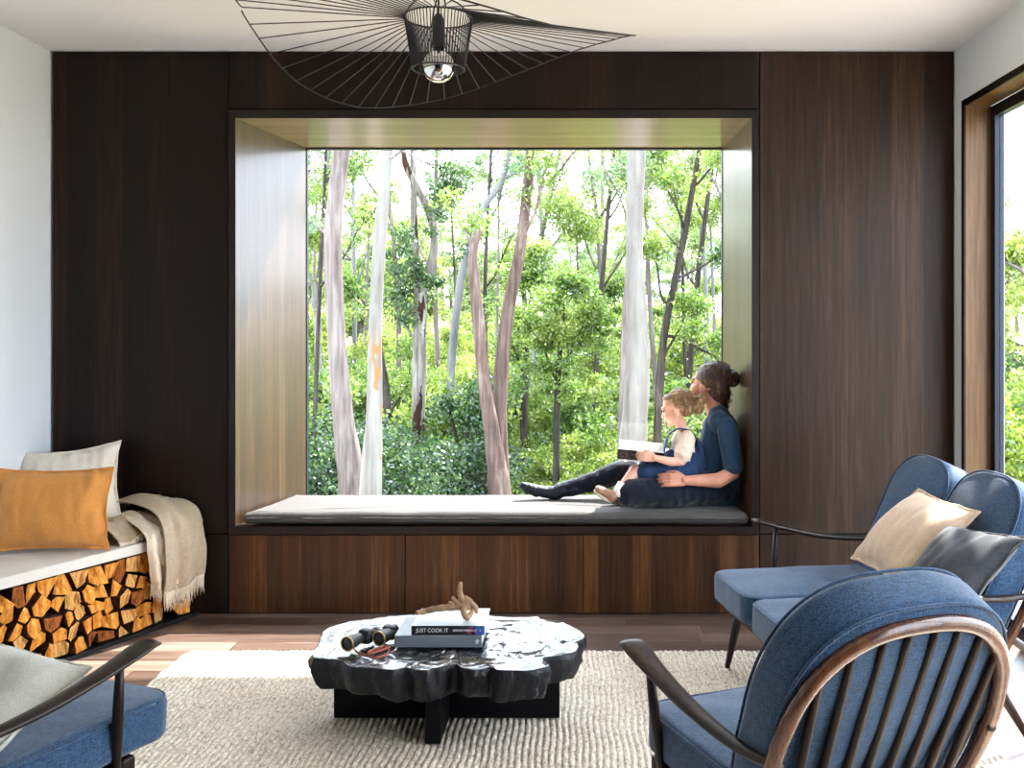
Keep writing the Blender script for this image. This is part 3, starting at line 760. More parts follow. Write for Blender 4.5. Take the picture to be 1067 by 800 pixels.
def lettering(txt, size, loc, parent, m, width=None, name='lettering'):
    cu_ = bpy.data.curves.new(name, 'FONT'); cu_.body = txt; cu_.size = size; cu_.extrude = .0003; cu_.align_y = 'CENTER'
    cu_.materials.append(m); o = bpy.data.objects.new(name, cu_); COL.objects.link(o)
    bpy.context.view_layer.update()
    wd_ = max(1e-4, o.dimensions.x); me = bpy.data.meshes.new_from_object(o.evaluated_get(bpy.context.evaluated_depsgraph_get())); bpy.data.objects.remove(o)
    if width: me.transform(Matrix.Diagonal((width / wd_, 1, 1, 1)))
    me.transform(R('X', 90)); me.transform(Matrix.Translation(Vector(loc) - parent.location)); o = bpy.data.objects.new(name, me); COL.objects.link(o); o.parent = parent; return o
z0 = ZT + .009
yb_ = F * (EYE - z0) / (674.5 - CY)
xa, xb_ = W(411, 0, yb_).x, W(502, 0, yb_).x; k_ = yb_ / F; t1 = 12.3 * k_
b1 = book('thick grey book, lower of the two on the black table', xa, xb_, yb_, .25, z0, t1, M['cover_grey'], M['cover_grey'])
lettering('IMAGES  FROM  THE  PAST', .011, (xa + .045, yb_ - .0006, z0 + t1 * .45), b1, plain('faint_print', srgb(150, 160, 168), .5), .15) if False else None
d_ = Vector((W(497.2, 0, yb_).x, yb_ - .0012, z0 + t1 * .5)); rr_ = .0075
em = MB().prism([d_ + Vector((math.cos(a) * rr_, 0, math.sin(a) * rr_ * 1.25)) for a in (0.3, PI / 2 + .0, PI + .3, 1.5 * PI)], [d_ + Vector((math.cos(a) * rr_, .001, math.sin(a) * rr_ * 1.25)) for a in (0.3, PI / 2 + .0, PI + .3, 1.5 * PI)])
obj('emblem', em, M['ink_white'], b1, world=True)
em2 = MB().tube([d_ + Vector((-.003, -.0006, -.004)), d_ + Vector((.003, -.0006, .004))], .0011, 6); obj('emblem_bar', em2, M['cover_grey'], b1, world=True)
z1 = z0 + t1 + .0008; t2 = 9.6 * k_; y2 = yb_ + .004
xa2, xb2 = W(428.5, 0, y2).x, W(504.8, 0, y2).x
b2 = book('black-spined cookbook on top of the grey book', xa2, xb2, y2, .235, z1, t2, M['cover_black'], M['cover_sky'])
lettering('JUST COOK IT', .020, (W(433.5, 0, y2).x, y2 - .0006, z1 + t2 * .5), b2, M['ink_white'], W(467.5, 0, y2).x - W(433.5, 0, y2).x)
lettering('SERGIO HERMAN', .0105, (W(472, 0, y2).x, y2 - .0014, z1 + t2 * .5), b2, M['ink_white'], W(496, 0, y2).x - W(472, 0, y2).x)
bl = MB(); bl2 = MB(); r2 = random.Random(4)
bl2.box((W(495, 0, y2).x, y2 - .0007, z1 + .0006), (xb2 - .0005, y2 - .0001, z1 + t2 - .0006))
for k in range(26):
    q = r2.gauss(0, 1); x = W(488 + q * 5, 0, y2).x; zz = z1 + r2.uniform(.1, .92) * t2; s_ = r2.uniform(.0012, .0035)
    tgt = bl if r2.random() < .7 else bl2
    tgt.prism([Vector((x + math.cos(a) * s_ * 1.5, y2 - .0011, zz + math.sin(a) * s_)) for a in (0, 1.3, 2.4, 3.7, 5.1)], [Vector((x + math.cos(a) * s_ * 1.5, y2 - .0001, zz + math.sin(a) * s_)) for a in (0, 1.3, 2.4, 3.7, 5.1)])
obj('red_print', bl, M['red'], b2, world=True); obj('blue_print', bl2, M['bluep'], b2, world=True)
M['pale_ink'] = M['ink_white']; lettering('+', .013, (W(499.5, 0, y2).x, y2 - .0016, z1 + t2 * .5), b2, M['ink_white'])
# ------------------------------------------------------------------ driftwood
M['drift'] = plain('driftwood', srgb(150, 120, 90), .75, bump=.6, bscale=50, var=.25)
zt = z1 + t2; Yd = y2 + .10
D = lambda x, y, dy=0: W(x, y, Yd + dy)
dw = MB()
_tb = dw.tube
def fat(p, r, n=8):
    return _tb(p, [q * 1.3 for q in r], n)

fat(spline([D(433.5, 643, -.02), D(442, 641.5), D(455, 638.5), D(470, 637), D(482, 635.5), D(489, 634)], 22), [interp([(0, .0055), (.12, .0085), (.5, .010), (1, .015)], i / 21) + .0012 * math.sin(i * 2.1) for i in range(22)], 10)
fat(spline([D(485, 636), D(481, 628), D(479, 620), D(480, 610.5)], 16), [.014, .0125, .011, .010, .010, .0098, .0095, .0092, .009, .0088, .0085, .0082, .008, .0075, .006, .003], 10)
fat(spline([D(480, 634), D(474, 630), D(471, 626)], 8), [.009, .008, .007, .006, .006, .006, .0065, .003], 8)
fat(spline([D(478, 635), D(471, 633.5), D(467.5, 631.5)], 8), [.009, .008, .007, .006, .006, .0065, .006, .003], 8)
fat(spline([D(482, 632), D(485, 628), D(486, 625)], 8), [.008, .006, .005, .005, .005, .005, .005, .002], 8)
fat(spline([D(483, 633), D(488, 630), D(492, 634), D(496, 638), D(496.5, 644)], 16), [.012, .012, .011, .0105, .010, .0095, .009, .0085, .009, .0085, .008, .008, .007, .006, .005, .002], 9)
fat(spline([D(484, 636, -.01), D(483, 641, -.02), D(486, 647.5, -.03), D(490, 645, -.02), D(493, 639, 0)], 16), [.013, .012, .011, .0105, .010, .010, .0095, .010, .009, .008, .008, .008, .007, .007, .006, .005], 9)
dw.ellipsoid(D(485.5, 636), (.021, .017, .017)); fat([D(487, 646, -.03), D(488, 650, -.045)], [.008, .005], 8)
dwc = D(480, 636)
me_ = mesh_from(dw, 'driftwood'); tmp = bpy.data.objects.new('tmp', me_); COL.objects.link(tmp)
def remesh_apply(o, vox, smooth=3, fac=.5):
    md = o.modifiers.new('r', 'REMESH'); md.mode = 'VOXEL'; md.voxel_size = vox; md.use_smooth_shade = True
    if smooth: s = o.modifiers.new('s', 'SMOOTH'); s.iterations = smooth; s.factor = fac
    dg = bpy.context.evaluated_depsgraph_get(); dg.update(); me = bpy.data.meshes.new_from_object(o.evaluated_get(dg)); old = o.data
    bpy.data.objects.remove(o); bpy.data.meshes.remove(old); me.materials.clear(); return me
dme = remesh_apply(tmp, .0022, 2)
zmin = min(v.co.z for v in dme.vertices); dme.transform(Matrix.Translation((0, 0, zt + .001 - zmin)))
o = obj('driftwood', dme, M['drift'], smooth=True); setp(o, 'pale knotted driftwood branch lying on the stacked books', 'driftwood')
# ------------------------------------------------------------------ binoculars
M['bino'] = plain('black_leatherette', (.02, .021, .024, 1), .5, bump=.3, bscale=200)
M['brass'] = plain('brass', srgb(196, 160, 96), .3, metal=.9); M['lens'] = plain('lens_glass', (.03, .035, .04, 1), .05, spec=.9)
M['strap'] = plain('red_brown_leather', srgb(158, 78, 62), .55, var=.2)
bn = thing('binoculars', 'old black binoculars with brass rims and a red-brown strap on the table', 'binoculars', (0, 0, ZT))
pb0 = G(378, 674, ZT); bn.location = (pb0.x, pb0.y, ZT); zb = ZT + .033
def barrel(px, py, yaw):
    c = W(px, py, F * (EYE - zb) / (py - CY)); Mx = Matrix.Translation(c) @ R('Z', yaw) @ R('X', -90)
    # local z runs away from the viewer
    bdy = MB().lathe([(.0, .006), (.024, .006), (.0265, .004), (.0265, .012), (.025, .016), (.0245, .045), (.022, .052), (.020, .075), (.017, .083), (.0, .083)], 28, Mx)
    q = obj('barrel', bdy, M['bino'], bn, world=True, smooth=True, ang=35)
    obj('rim', MB().lathe([(.0235, -.001), (.0272, -.001), (.0275, .004), (.0235, .004), (.0235, -.001)], 28, Mx, cap=False), M['brass'], q, smooth=True, world=True)
    obj('lens', MB().ellipsoid(c + Mx.to_3x3() @ Vector((0, 0, .006)), (.0232, .0232, .005), M=Mx.to_3x3()), M['lens'], q, smooth=True, world=True)
    hs = MB(); e = c + Mx.to_3x3() @ Vector((0, 0, .10)); return c, Mx
cL, ML = barrel(361.5, 671, -22); cR, MR = barrel(394.5, 665.5, -22)
dirv = (cR - cL).normalized()
for (c_, Mx, sgn) in ((cL, ML, 1), (cR, MR, -1)):
    off = Matrix.Translation(dirv * (.013 * sgn))
    pr = MB().rbox((-.024, -.026, .078), (.024, .026, .118), .009, 3, M=off @ Mx); obj('prism_housing', pr, M['bino'], bn, world=True, smooth=True, ang=50)
    ey = MB().lathe([(0, .116), (.014, .116), (.0145, .135), (.018, .138), (.0185, .152), (.013, .155), (0, .155)], 20, Matrix.Translation(dirv * (.024 * sgn)) @ Mx)
    obj('eyepiece', ey, M['bino'], bn, world=True, smooth=True, ang=35)
mid = (cL + cR) / 2; ax = (MR.to_3x3() @ Vector((0, 0, 1)))
obj('hinge', MB().tube([mid + ax * .05, mid + ax * .125], .009, 14), M['bino'], bn, world=True, smooth=True, ang=40)
brg = MB().tube([cL + ax * .09 + Vector((0, 0, .008)), cR + ax * .09 + Vector((0, 0, .008))], .009, 10).tube([cL + ax * .06, cR + ax * .06], .005, 8)
obj('bridge', brg, M['bino'], bn, world=True, smooth=True)
obj('focus_wheel', MB().lathe([(0, .128), (.012, .128), (.0125, .131), (.0125, .142), (.0, .142)], 20, Matrix.Translation(mid - cL) @ ML), M['brass'], bn, world=True, smooth=True, ang=40)
sz = ZT + .012
Q = lambda x, y, z=0: G(x, y, ZT) + Vector((0, 0, .007 + z))
stp = spline([Q(367, 679, .02), Q(371, 684, .012), Q(382, 687, .006), Q(392, 689, .006), Q(403, 686, .008), Q(405, 682.5, .010), Q(399, 679, .010), Q(386, 683, .010), Q(384, 686.5, .012), Q(396, 684, .014), Q(405, 681, .014), Q(406, 679, .012), Q(400, 675, .010), Q(392, 668.5, .022)], 90)
obj('strap', MB().tube(stp, .0016, 8, up=(0, 0, 1), wid=[.0046] * 90), M['strap'], bn, world=True, smooth=True)

# ------------------------------------------------------------------ pendant lamp: wide wire brim round a small cage
M['wire'] = plain('black_wire', (.008, .008, .009, 1), .45)
PC = Vector(((457 - CX) * 3.58 / F, 3.58, 0)); RB = .70
pl = thing('pendant_lamp', 'black wire pendant lamp with a wavy wide brim under the ceiling', 'pendant lamp', (PC.x, PC.y, ZC))
zc = [(-180, 2.625), (-150, 2.64), (-120, 2.58), (-90, 2.46), (-62, 2.395), (-50, 2.385), (-35, 2.412), (-15, 2.472), (0, 2.525), (10, 2.562), (20, 2.592), (45, 2.622), (70, 2.563), (95, 2.46), (125, 2.385), (150, 2.44), (168, 2.56), (180, 2.625)]
def brim(a):
    z = interp(zc, a); z = .5 * z + .25 * (interp(zc, max(-180, a - 9)) + interp(zc, min(180, a + 9)))
    return Vector((PC.x + RB * math.cos(math.radians(a)), PC.y + RB * math.sin(math.radians(a)), z))
obj('brim_wire', MB().tube([brim(-180 + 360 * k / 180) for k in range(181)], .0026, 6), M['wire'], pl, world=True, smooth=True)
ZA, ZB_ = 2.588, 2.405; RA, RBb = .121, .092
cg = MB()
circ = lambda r, z, n=60: [Vector((PC.x + r * math.cos(2 * PI * k / n), PC.y + r * math.sin(2 * PI * k / n), z)) for k in range(n + 1)]
cg.tube(circ(RA, ZA), .003, 6).tube(circ(RBb, ZB_), .003, 6)
for k in range(60):
    a = math.radians(6 * k); cg.tube([Vector((PC.x + RA * math.cos(a), PC.y + RA * math.sin(a), ZA)), Vector((PC.x + RBb * math.cos(a), PC.y + RBb * math.sin(a), ZB_))], .0019, 5)
obj('cage', cg, M['wire'], pl, world=True, smooth=True)
for k in range(60):
    a = -180 + 6 * k; p = Vector((PC.x + RA * math.cos(math.radians(a)), PC.y + RA * math.sin(math.radians(a)), ZA)); q = brim(a)
    s_ = MB().tube([p, p.lerp(q, .5), q], .0021, 5); obj('brim_spoke', s_, M['wire'], pl, world=True, smooth=True)
for a in (20, 110, 200, 290):
    ca, sa = math.cos(math.radians(a)), math.sin(math.radians(a))
    pts = spline([Vector((PC.x + RA * ca, PC.y + RA * sa, ZA)), Vector((PC.x + .085 * ca, PC.y + .085 * sa, ZA + .05)), Vector((PC.x + .035 * ca, PC.y + .035 * sa, ZA + .075)), Vector((PC.x, PC.y, ZA + .11))], 12)
    obj('bracket', MB().tube(pts, .003, 6), M['wire'], pl, world=True, smooth=True)
obj('cord', MB().tube([Vector((PC.x, PC.y, ZA - .02)), Vector((PC.x, PC.y, ZC - .02))], .0035, 8), M['wire'], pl, world=True, smooth=True)
Mt = Matrix.Translation(Vector((PC.x, PC.y, 0)))
obj('socket', MB().lathe([(0, 2.60), (.012, 2.60), (.022, 2.575), (.024, 2.50), (.03, 2.485), (0, 2.485)], 20, Mt), M['wire'], pl, world=True, smooth=True, ang=35)
obj('ceiling_rose', MB().lathe([(0, ZC - .03), (.05, ZC - .03), (.055, ZC - .025), (.055, ZC), (0, ZC)], 28, Mt), M['wire'], pl, world=True, smooth=True, ang=35)
M['bulb'] = plain('mirrored_bulb', (.9, .9, .88, 1), .04, metal=1.0)
obj('bulb', MB().lathe([(.0, 2.484), (.016, 2.484), (.024, 2.468), (.045, 2.45), (.055, 2.43), (.057, 2.412), (.052, 2.39), (.04, 2.372), (.022, 2.361), (.008, 2.358), (0, 2.358)], 28, Mt), M['bulb'], pl, world=True, smooth=True)
# ------------------------------------------------------------------ woman and child on the window seat
def skinmat(name, c, c2):
    t = NT(name); t.col(t.ramp(t.noise(t.mapping(), 14, 3), [(.35, c), (.65, c2)])); t.set(Roughness=.5, Subsurface_Weight=.12, Subsurface_Scale=.01)
    t.b.inputs['Subsurface Radius'].default_value = (1, .4, .2); return t.m
M['skin_w'] = skinmat('woman_skin', srgb(196, 136, 110), srgb(212, 152, 126))
M['skin_c'] = skinmat('child_skin', srgb(222, 164, 138), srgb(234, 180, 156))
def hairmat(name, dark, mid, light, sc=60):
    t = NT(name); v = t.mapping((1, 1, .5)); a = t.noise(v, sc, 5, .7, 1.2); t.col(t.ramp(a, [(.3, dark), (.52, mid), (.72, light)])); t.set(Roughness=.42); t.bump(a, .9, .01); return t.m
M['hair_w'] = hairmat('dark_curly_hair', srgb(26, 16, 12), srgb(66, 42, 30), srgb(140, 98, 68))
M['hair_c'] = hairmat('blond_brown_hair', srgb(84, 58, 38), srgb(158, 120, 82), srgb(216, 182, 136), 45)
M['navy_shirt'] = fabric('navy_shirt', srgb(24, 48, 72), srgb(46, 78, 106), 600, bump=.3)
M['jeans'] = fabric('dark_jeans', srgb(10, 16, 28), srgb(22, 32, 50), 800, bump=.35)
M['boot'] = plain('navy_suede_boot', srgb(18, 24, 36), .55, bump=.3, bscale=90)
M['denim'] = fabric('blue_denim', srgb(20, 38, 68), srgb(46, 74, 116), 700, bump=.4)
M['strapblue'] = fabric('bright_denim', srgb(50, 92, 150), srgb(90, 134, 188), 700, bump=.4)
M['tee'] = fabric('cream_tee', srgb(222, 200, 176), srgb(240, 224, 204), 600, bump=.3)
M['shoe'] = plain('tan_shoe', srgb(150, 112, 88), .6, bump=.2); M['sole'] = plain('pale_shoe_sole', srgb(196, 184, 160), .7); M['sock'] = plain('white_sock', srgb(226, 226, 224), .8)
def blob(name, prims, m, parent, vox, sm=4, wrinkle=0, wscale=20, seed=0, stretch=(1, 1, 1), nh=0):
    mb = MB()
    for p in prims:
        if p[0] == 'c': mb.capsule(*p[1:])
        else: mb.ellipsoid(p[1], p[2], 20, 14, M=p[3] if len(p) > 3 else None)
    me = mesh_from(mb, name); fixn(me); tmp_ = bpy.data.objects.new('tmp', me); COL.objects.link(tmp_); me = remesh_apply(tmp_, vox, sm)
    if wrinkle:
        n = len(me.vertices); nr = [v.normal.copy() for v in me.vertices]
        for v, q in zip(me.vertices, nr):
            p = Vector((v.co.x * stretch[0], v.co.y * stretch[1], v.co.z * stretch[2])) * wscale + Vector((seed, 0, 0))
            f = noise.noise(p); f = (1 - abs(f) * 2.2) if nh == 0 else noise.noise(p) + .6 * noise.noise(p * 2.3)
            v.co += q * (wrinkle * f)
    me.name = name
    o = obj(name, me, m, parent, world=True, smooth=True); return o
def head_prims(Mx, s):
    R3 = Mx.to_3x3(); L = lambda x, y, z: Mx @ Vector((x * s, y * s, z * s))
    E = lambda c, r: ('e', L(*c), tuple(a * s for a in r), R3)
    return [E((-.012, 0, .03), (.092, .074, .086)), E((.03, 0, -.022), (.06, .058, .07)), E((.034, 0, -.066), (.042, .042, .03)), E((.064, 0, -.092), (.018, .02, .015)),
            ('c', L(.080, 0, .006), .008 * s, L(.096, 0, -.028), .0115 * s), E((.078, 0, .024), (.014, .044, .012)), E((.086, 0, -.056), (.011, .022, .0075)), E((.084, 0, -.068), (.010, .018, .0065)),
            E((.055, .036, -.035), (.03, .022, .028)), E((.055, -.036, -.035), (.03, .022, .028)), E((-.002, .073, -.018), (.017, .010, .03)), E((-.002, -.073, -.018), (.017, .010, .03))]
def hand_prims(w_, f, n, s=1.0, curl=55, thumb=1):
    """w_ wrist point, f finger direction, n back-of-hand normal; palm plus four unequal bent fingers and a thumb"""
    f = f.normalized(); n = (n - f * n.dot(f)).normalized(); b = n.cross(f); out = []
    for k in range(4):
        q = (k - 1.5) * .0195 * s; out.append(('c', w_ + f * .012 * s + b * q * .7, .0135 * s, w_ + f * .085 * s + b * q, .0112 * s))
    L = [.072, .082, .077, .060]; 
    for k in range(4):
        q = (k - 1.5) * .021 * s; p = w_ + f * .088 * s + b * q; d = f; a = math.radians(curl) * (.75 + .08 * k); l = L[k if thumb > 0 else 3 - k] * s; r = .0088 * s
        for seg, fr_ in enumerate((.45, .32, .23)):
            R_ = Matrix.Rotation(a * (.6 if seg == 0 else .75), 3, b); d = R_ @ d; q2 = p + d * l * fr_; out.append(('c', p, r, q2, r * .92)); p = q2; r *= .92
    t0 = w_ + f * .022 * s - b * .026 * s * thumb; d = (f * .75 - b * .6 * thumb - n * .35).normalized(); t1 = t0 + d * .036 * s; d2 = (f * .9 - b * .1 * thumb - n * .45).normalized()
    out += [('c', t0, .0145 * s, t1, .0115 * s), ('c', t1, .0112 * s, t1 + d2 * .03 * s, .0095 * s), ('c', t1 + d2 * .03 * s, .0095 * s, t1 + d2 * .052 * s - n * .004 * s, .0078 * s)]
    return out
def curls(mb, C_, r, n, cr, tr_, seed, turns=1.6, xm=9e9):
    rs = random.Random(seed)
    for _ in range(n):
        d = Vector((rs.gauss(0, 1), rs.gauss(0, 1), rs.gauss(0, 1))).normalized(); p = C_ + Vector((d.x * r[0], d.y * r[1], d.z * r[2]))
        if p.x < xm: continue
        a = d.cross(Vector((rs.gauss(0, 1), rs.gauss(0, 1), rs.gauss(0, 1)))).normalized(); b = d.cross(a); L = rs.uniform(.02, .05)
        pts = []
        for k in range(14):
            t = k / 13; an = t * turns * 2 * PI; pts.append(p + a * (L * (t - .5)) + (b * math.cos(an) + d * math.sin(an)) * cr)
        mb.tube(pts, [tr_ * (1 - .5 * abs(k / 6.5 - 1)) for k in range(14)], 5)
    return mb
YW_ = 5.56
w = lambda x, y, d=0: W(x, y, YW_ + d)
wm = thing('person', 'woman in navy shirt and dark jeans sitting on the window seat, gazing outside', 'person', w(745, 527))
HM = Matrix.Translation(w(737.5, 400.5)) @ R('Z', 148) @ R('Y', -6)
fa, fb = w(757, 500, -.17), w(713, 503, -.235); hd = w(690, 501, -.24)
body = head_prims(HM, .98) + [('c', w(741, 412, .0), .048, w(747, 434, .0), .052), ('c', w(752, 442), .07, w(752, 470), .09), ('c', w(752, 470), .09, w(748, 506), .105),
        ('c', w(750, 438, -.11), .045, w(749, 438, .13), .045), ('c', w(757, 443, -.15), .043, w(763, 492, -.18), .037), ('c', w(763, 493, -.18), .037, w(748, 500.5, -.19), .041), ('c', w(748, 500.5, -.19), .041, w(714, 500.5, -.235), .025),
        ('c', w(748, 443, .15), .043, w(740, 488, .19), .037), ('c', w(740, 488, .19), .037, w(712, 494, .06), .025),
        ('c', w(743, 508, -.07), .075, w(655, 514, -.19), .055), ('c', w(655, 514, -.19), .05, w(728, 520, .02), .036), ('c', w(740, 508, .12), .075, w(652, 488, .12), .052), ('c', w(652, 488, .12), .05, w(589, 509.5, .10), .034),
        ('c', w(589, 511, .10), .02, w(562, 512, .09), .014)]
body += hand_prims(w(714, 500.5, -.235), Vector((-1, -.05, .05)), Vector((.1, -1, .35)), .95, 38, 1)
body += hand_prims(w(712, 494, .06), Vector((-1, -.3, 0)), Vector((0, -.2, 1)), .9, 40, -1)
blob('body', body, M['skin_w'], wm, .0042, 2)
shirt = [('c', w(750, 446), .096, w(750.5, 470), .116), ('c', w(750.5, 470), .116, w(748, 508), .122), ('c', w(748, 508), .112, w(752, 516), .10), ('c', w(751, 440, -.11), .061, w(750, 440, .12), .06), ('c', w(749, 433, -.03), .058, w(749, 433, .04), .058),
         ('c', w(758, 445, -.15), .055, w(764, 485, -.18), .049), ('c', w(749, 444, .15), .055, w(741, 488, .185), .05)]
blob('shirt', shirt, M['navy_shirt'], wm, .006, 4, .006, 13, 3, (1, 1, .7))
cuf = MB(); c0 = w(764, 485.5, -.18); cd_ = (w(764.3, 491, -.18) - c0).normalized(); cuf.tube([c0 - cd_ * .016, c0 - cd_ * .013, c0, c0 + cd_ * .013, c0 + cd_ * .016], [.048, .0535, .0545, .0535, .046], 24)
obj('sleeve_cuff', cuf, M['navy_shirt'], wm, world=True, smooth=True)
jn = [('c', w(744, 507, -.06), .095, w(700, 512, -.14), .085), ('c', w(700, 512, -.14), .085, w(656, 513.5, -.19), .072), ('c', w(656, 514, -.19), .066, w(722, 520, .0), .05), ('e', w(746, 509, .02), (.125, .15, .10)),
      ('c', w(740, 507, .12), .092, w(690, 499, .12), .078), ('c', w(690, 499, .12), .078, w(650, 489.5, .12), .062), ('c', w(650, 489.5, .12), .061, w(622, 501, .11), .056), ('c', w(622, 501, .11), .056, w(592, 509, .10), .042)]
blob('jeans', jn, M['jeans'], wm, .006, 4, .006, 20, 5, (1, .6, .5))
bt = [('c', w(600, 507, .10), .047, w(584, 510.5, .10), .042), ('c', w(584, 511, .10), .041, w(578, 514, .10), .038), ('c', w(579, 513.5, .10), .036, w(560, 511.5, .095), .03), ('c', w(560, 511.5, .095), .034, w(549, 508, .09), .027), ('c', w(549, 508, .09), .027, w(544.5, 505.5, .09), .018)]
bo = blob('boot', bt, M['boot'], wm, .004, 3, .003, 26, 1, (1.4, .6, .6))
hw = MB()
for c, r in ((HM @ Vector((-.03, 0, .038)), (.088, .082, .088)), (HM @ Vector((-.075, .0, -.0)), (.06, .07, .07))): hw.ellipsoid(c, r, 24, 16)
hr = [('e', HM @ Vector((-.026, 0, .045)), (.092, .084, .086)), ('e', HM @ Vector((-.062, .0, -.01)), (.058, .066, .075)), ('e', w(753, 412, .0), (.045, .06, .06)), ('e', w(760, 394, -.0), (.058, .062, .054)), ('e', w(751, 388.5), (.058, .066, .056)), ('c', w(752, 418, .01), .038, w(755, 424, .01), .022)]
ho = blob('hair', hr, M['hair_w'], wm, .005, 2, .006, 26, 2, nh=1)
cm = MB(); curls(cm, w(760, 394), (.062, .066, .058), 190, .009, .0026, 1); curls(cm, HM @ Vector((-.03, 0, .045)), (.092, .086, .086), 110, .005, .002, 2, 1.2, w(735, 0).x); curls(cm, w(751, 388.5), (.06, .068, .058), 90, .007, .0024, 5, 1.4, w(742, 0).x); curls(cm, w(753, 413), (.046, .06, .062), 70, .007, .002, 3, 1.5, w(746, 0).x)
M['hair_w2'] = hairmat('brown_curls', srgb(48, 30, 21), srgb(96, 64, 44), srgb(172, 126, 88))
obj('curls', cm, M['hair_w2'], ho, world=True, smooth=True)
# child in her lap
YC = 5.50
c = lambda x, y, d=0: W(x, y, YC + d)
ch = thing('person', 'small child in denim overalls and cream tee on the woman\'s lap holding a book', 'person', c(712, 500))
CM = Matrix.Translation(c(704.5, 426)) @ R('Z', 174) @ R('Y', 14)
cb = head_prims(CM, .84) + [('c', c(709, 440), .03, c(712, 450), .034), ('c', c(713, 458), .06, c(714, 486), .075), ('c', c(714, 453, -.06), .03, c(714, 453, .06), .03),
      ('c', c(716, 457, -.085), .028, c(710.5, 480, -.115), .0245), ('c', c(710.5, 480.5, -.115), .0245, c(699, 481, -.145), .024), ('c', c(699, 481, -.145), .024, c(682, 477, -.185), .0165),
      ('c', c(713, 456, .085), .028, c(702, 478, .11), .024), ('c', c(702, 478, .11), .024, c(680, 474, .07), .0165),
      ('c', c(712, 492, -.055), .055, c(662, 491, -.075), .038), ('c', c(662, 491, -.075), .036, c(648, 508, -.14), .026), ('c', c(712, 492, .06), .055, c(668, 489, .06), .038), ('c', c(668, 489, .06), .036, c(655, 505, .02), .026)]
cb += hand_prims(c(682.5, 477, -.186), Vector((-1, .02, .12)), Vector((0, -1, .15)), .66, 34, 1)
cb += hand_prims(c(680, 474, .07), Vector((-1, -.1, .1)), Vector((0, 1, .5)), .62, 42, -1)
blob('body', cb, M['skin_c'], ch, .0036, 2)
blob('tee', [('c', c(713, 460), .068, c(714, 480), .078), ('c', c(715, 455.5, -.06), .042, c(714, 455.5, .06), .042), ('c', c(716, 459, -.085), .041, c(711.5, 473, -.108), .044), ('c', c(712, 459, .085), .041, c(705, 472, .105), .042), ('c', c(711.5, 449), .036, c(712.5, 452), .042)], M['tee'], ch, .0045, 4, .005, 24, 3)
ov = blob('overalls', [('c', c(718, 477), .074, c(717, 492), .085), ('c', c(721, 466), .055, c(721, 482), .075), ('c', c(702, 478), .055, c(706, 490), .07), ('c', c(713, 492, -.055), .07, c(672, 491.5, -.075), .054), ('c', c(713, 492, .06), .07, c(674, 489, .06), .054)], M['denim'], ch, .0045, 4, .005, 22, 8)
st = MB()
for sy in (-1, 1):
    y_ = .058 * sy
    st.tube(spline([c(692, 470, y_ * .8), c(694, 460, y_ * .9), c(699, 450.5, y_), c(708, 446.5, y_ * 1.0), c(719, 448.5, y_), c(726, 457, y_), c(728.5, 468, y_ * .8), c(727, 478, y_ * .6)], 30), .004, 8, up=(0, 1, 0), wid=[.02] * 30)
obj('strap', st, M['denim'], ov, world=True, smooth=True)
bib = MB().grid(lambda u, v: c(690.5 + 1.5 * v + 2.0 * (2 * u - 1) ** 2, 472 - 15 * v, (-.062 + .124 * u) * (1 - .15 * v)), 10, 8)
bo_ = obj('bib', bib, M['strapblue'], ov, world=True, smooth=True); md = bo_.modifiers.new('thick', 'SOLIDIFY'); md.thickness = .006
hc = [('e', CM @ Vector((-.028, 0, .038)), (.074, .066, .068)), ('e', CM @ Vector((.012, 0, .062)), (.046, .05, .027)), ('e', CM @ Vector((-.055, 0, -.01)), (.042, .052, .05)), ('e', c(727, 424.5, -.01), (.036, .036, .038)), ('e', c(731, 416, 0), (.030, .030, .030))]
hco = blob('hair', hc, M['hair_c'], ch, .004, 2, .0035, 24, 4, nh=1)
cs = MB(); rs_ = random.Random(9)
for _ in range(170):
    a = rs_.uniform(-1.0, 1.0); z = rs_.uniform(-.2, 1.0)
    d0 = Vector((math.cos(a * 1.3) * .7, math.sin(a * 1.4), z)).normalized(); p0 = CM @ Vector((-.02 + d0.x * .079, d0.y * .069, .036 + d0.z * .070))
    p2 = c(726 + rs_.uniform(-4, 4), 420 + rs_.uniform(-6, 8), rs_.uniform(-.03, .03)); pm = (p0 + p2) / 2; cc = CM @ Vector((-.03, 0, .034)); dv = (pm - cc); pm = cc + dv.normalized() * max(dv.length, .077)
    cs.tube(spline([p0, pm, p2], 10), [.0006, .0014, .0016, .0016, .0016, .0016, .0016, .0014, .0012, .0005], 4)
for _ in range(60):
    p0 = CM @ Vector((.03 + rs_.uniform(-.012, .02), -.055 + rs_.uniform(-.004, .006), .045)); cs.tube(spline([p0, p0 + Vector((-.006, -.004, -.03)), p0 + Vector((rs_.uniform(-.012, .01), .002, rs_.uniform(-.05, -.085)))], 8), [.001, .002, .002, .002, .0018, .0014, .001, .0004], 4)
obj('strands', cs, M['hair_c'], hco, world=True, smooth=True)
for sy in (-1, 1):
    obj('eye', MB().ellipsoid(CM @ Vector((.069 * 1.0, .030 * sy, .004)), (.006, .010, .004), 12, 8, M=CM.to_3x3()), plain('dark_lashes', (.03, .02, .015, 1), .4), ch, world=True, smooth=True)
    obj('eye', MB().ellipsoid(HM @ Vector((.079, .034 * sy, .004)), (.006, .011, .005), 12, 8, M=HM.to_3x3()), plain('dark_lashes', (.03, .02, .015, 1), .4), wm, world=True, smooth=True)
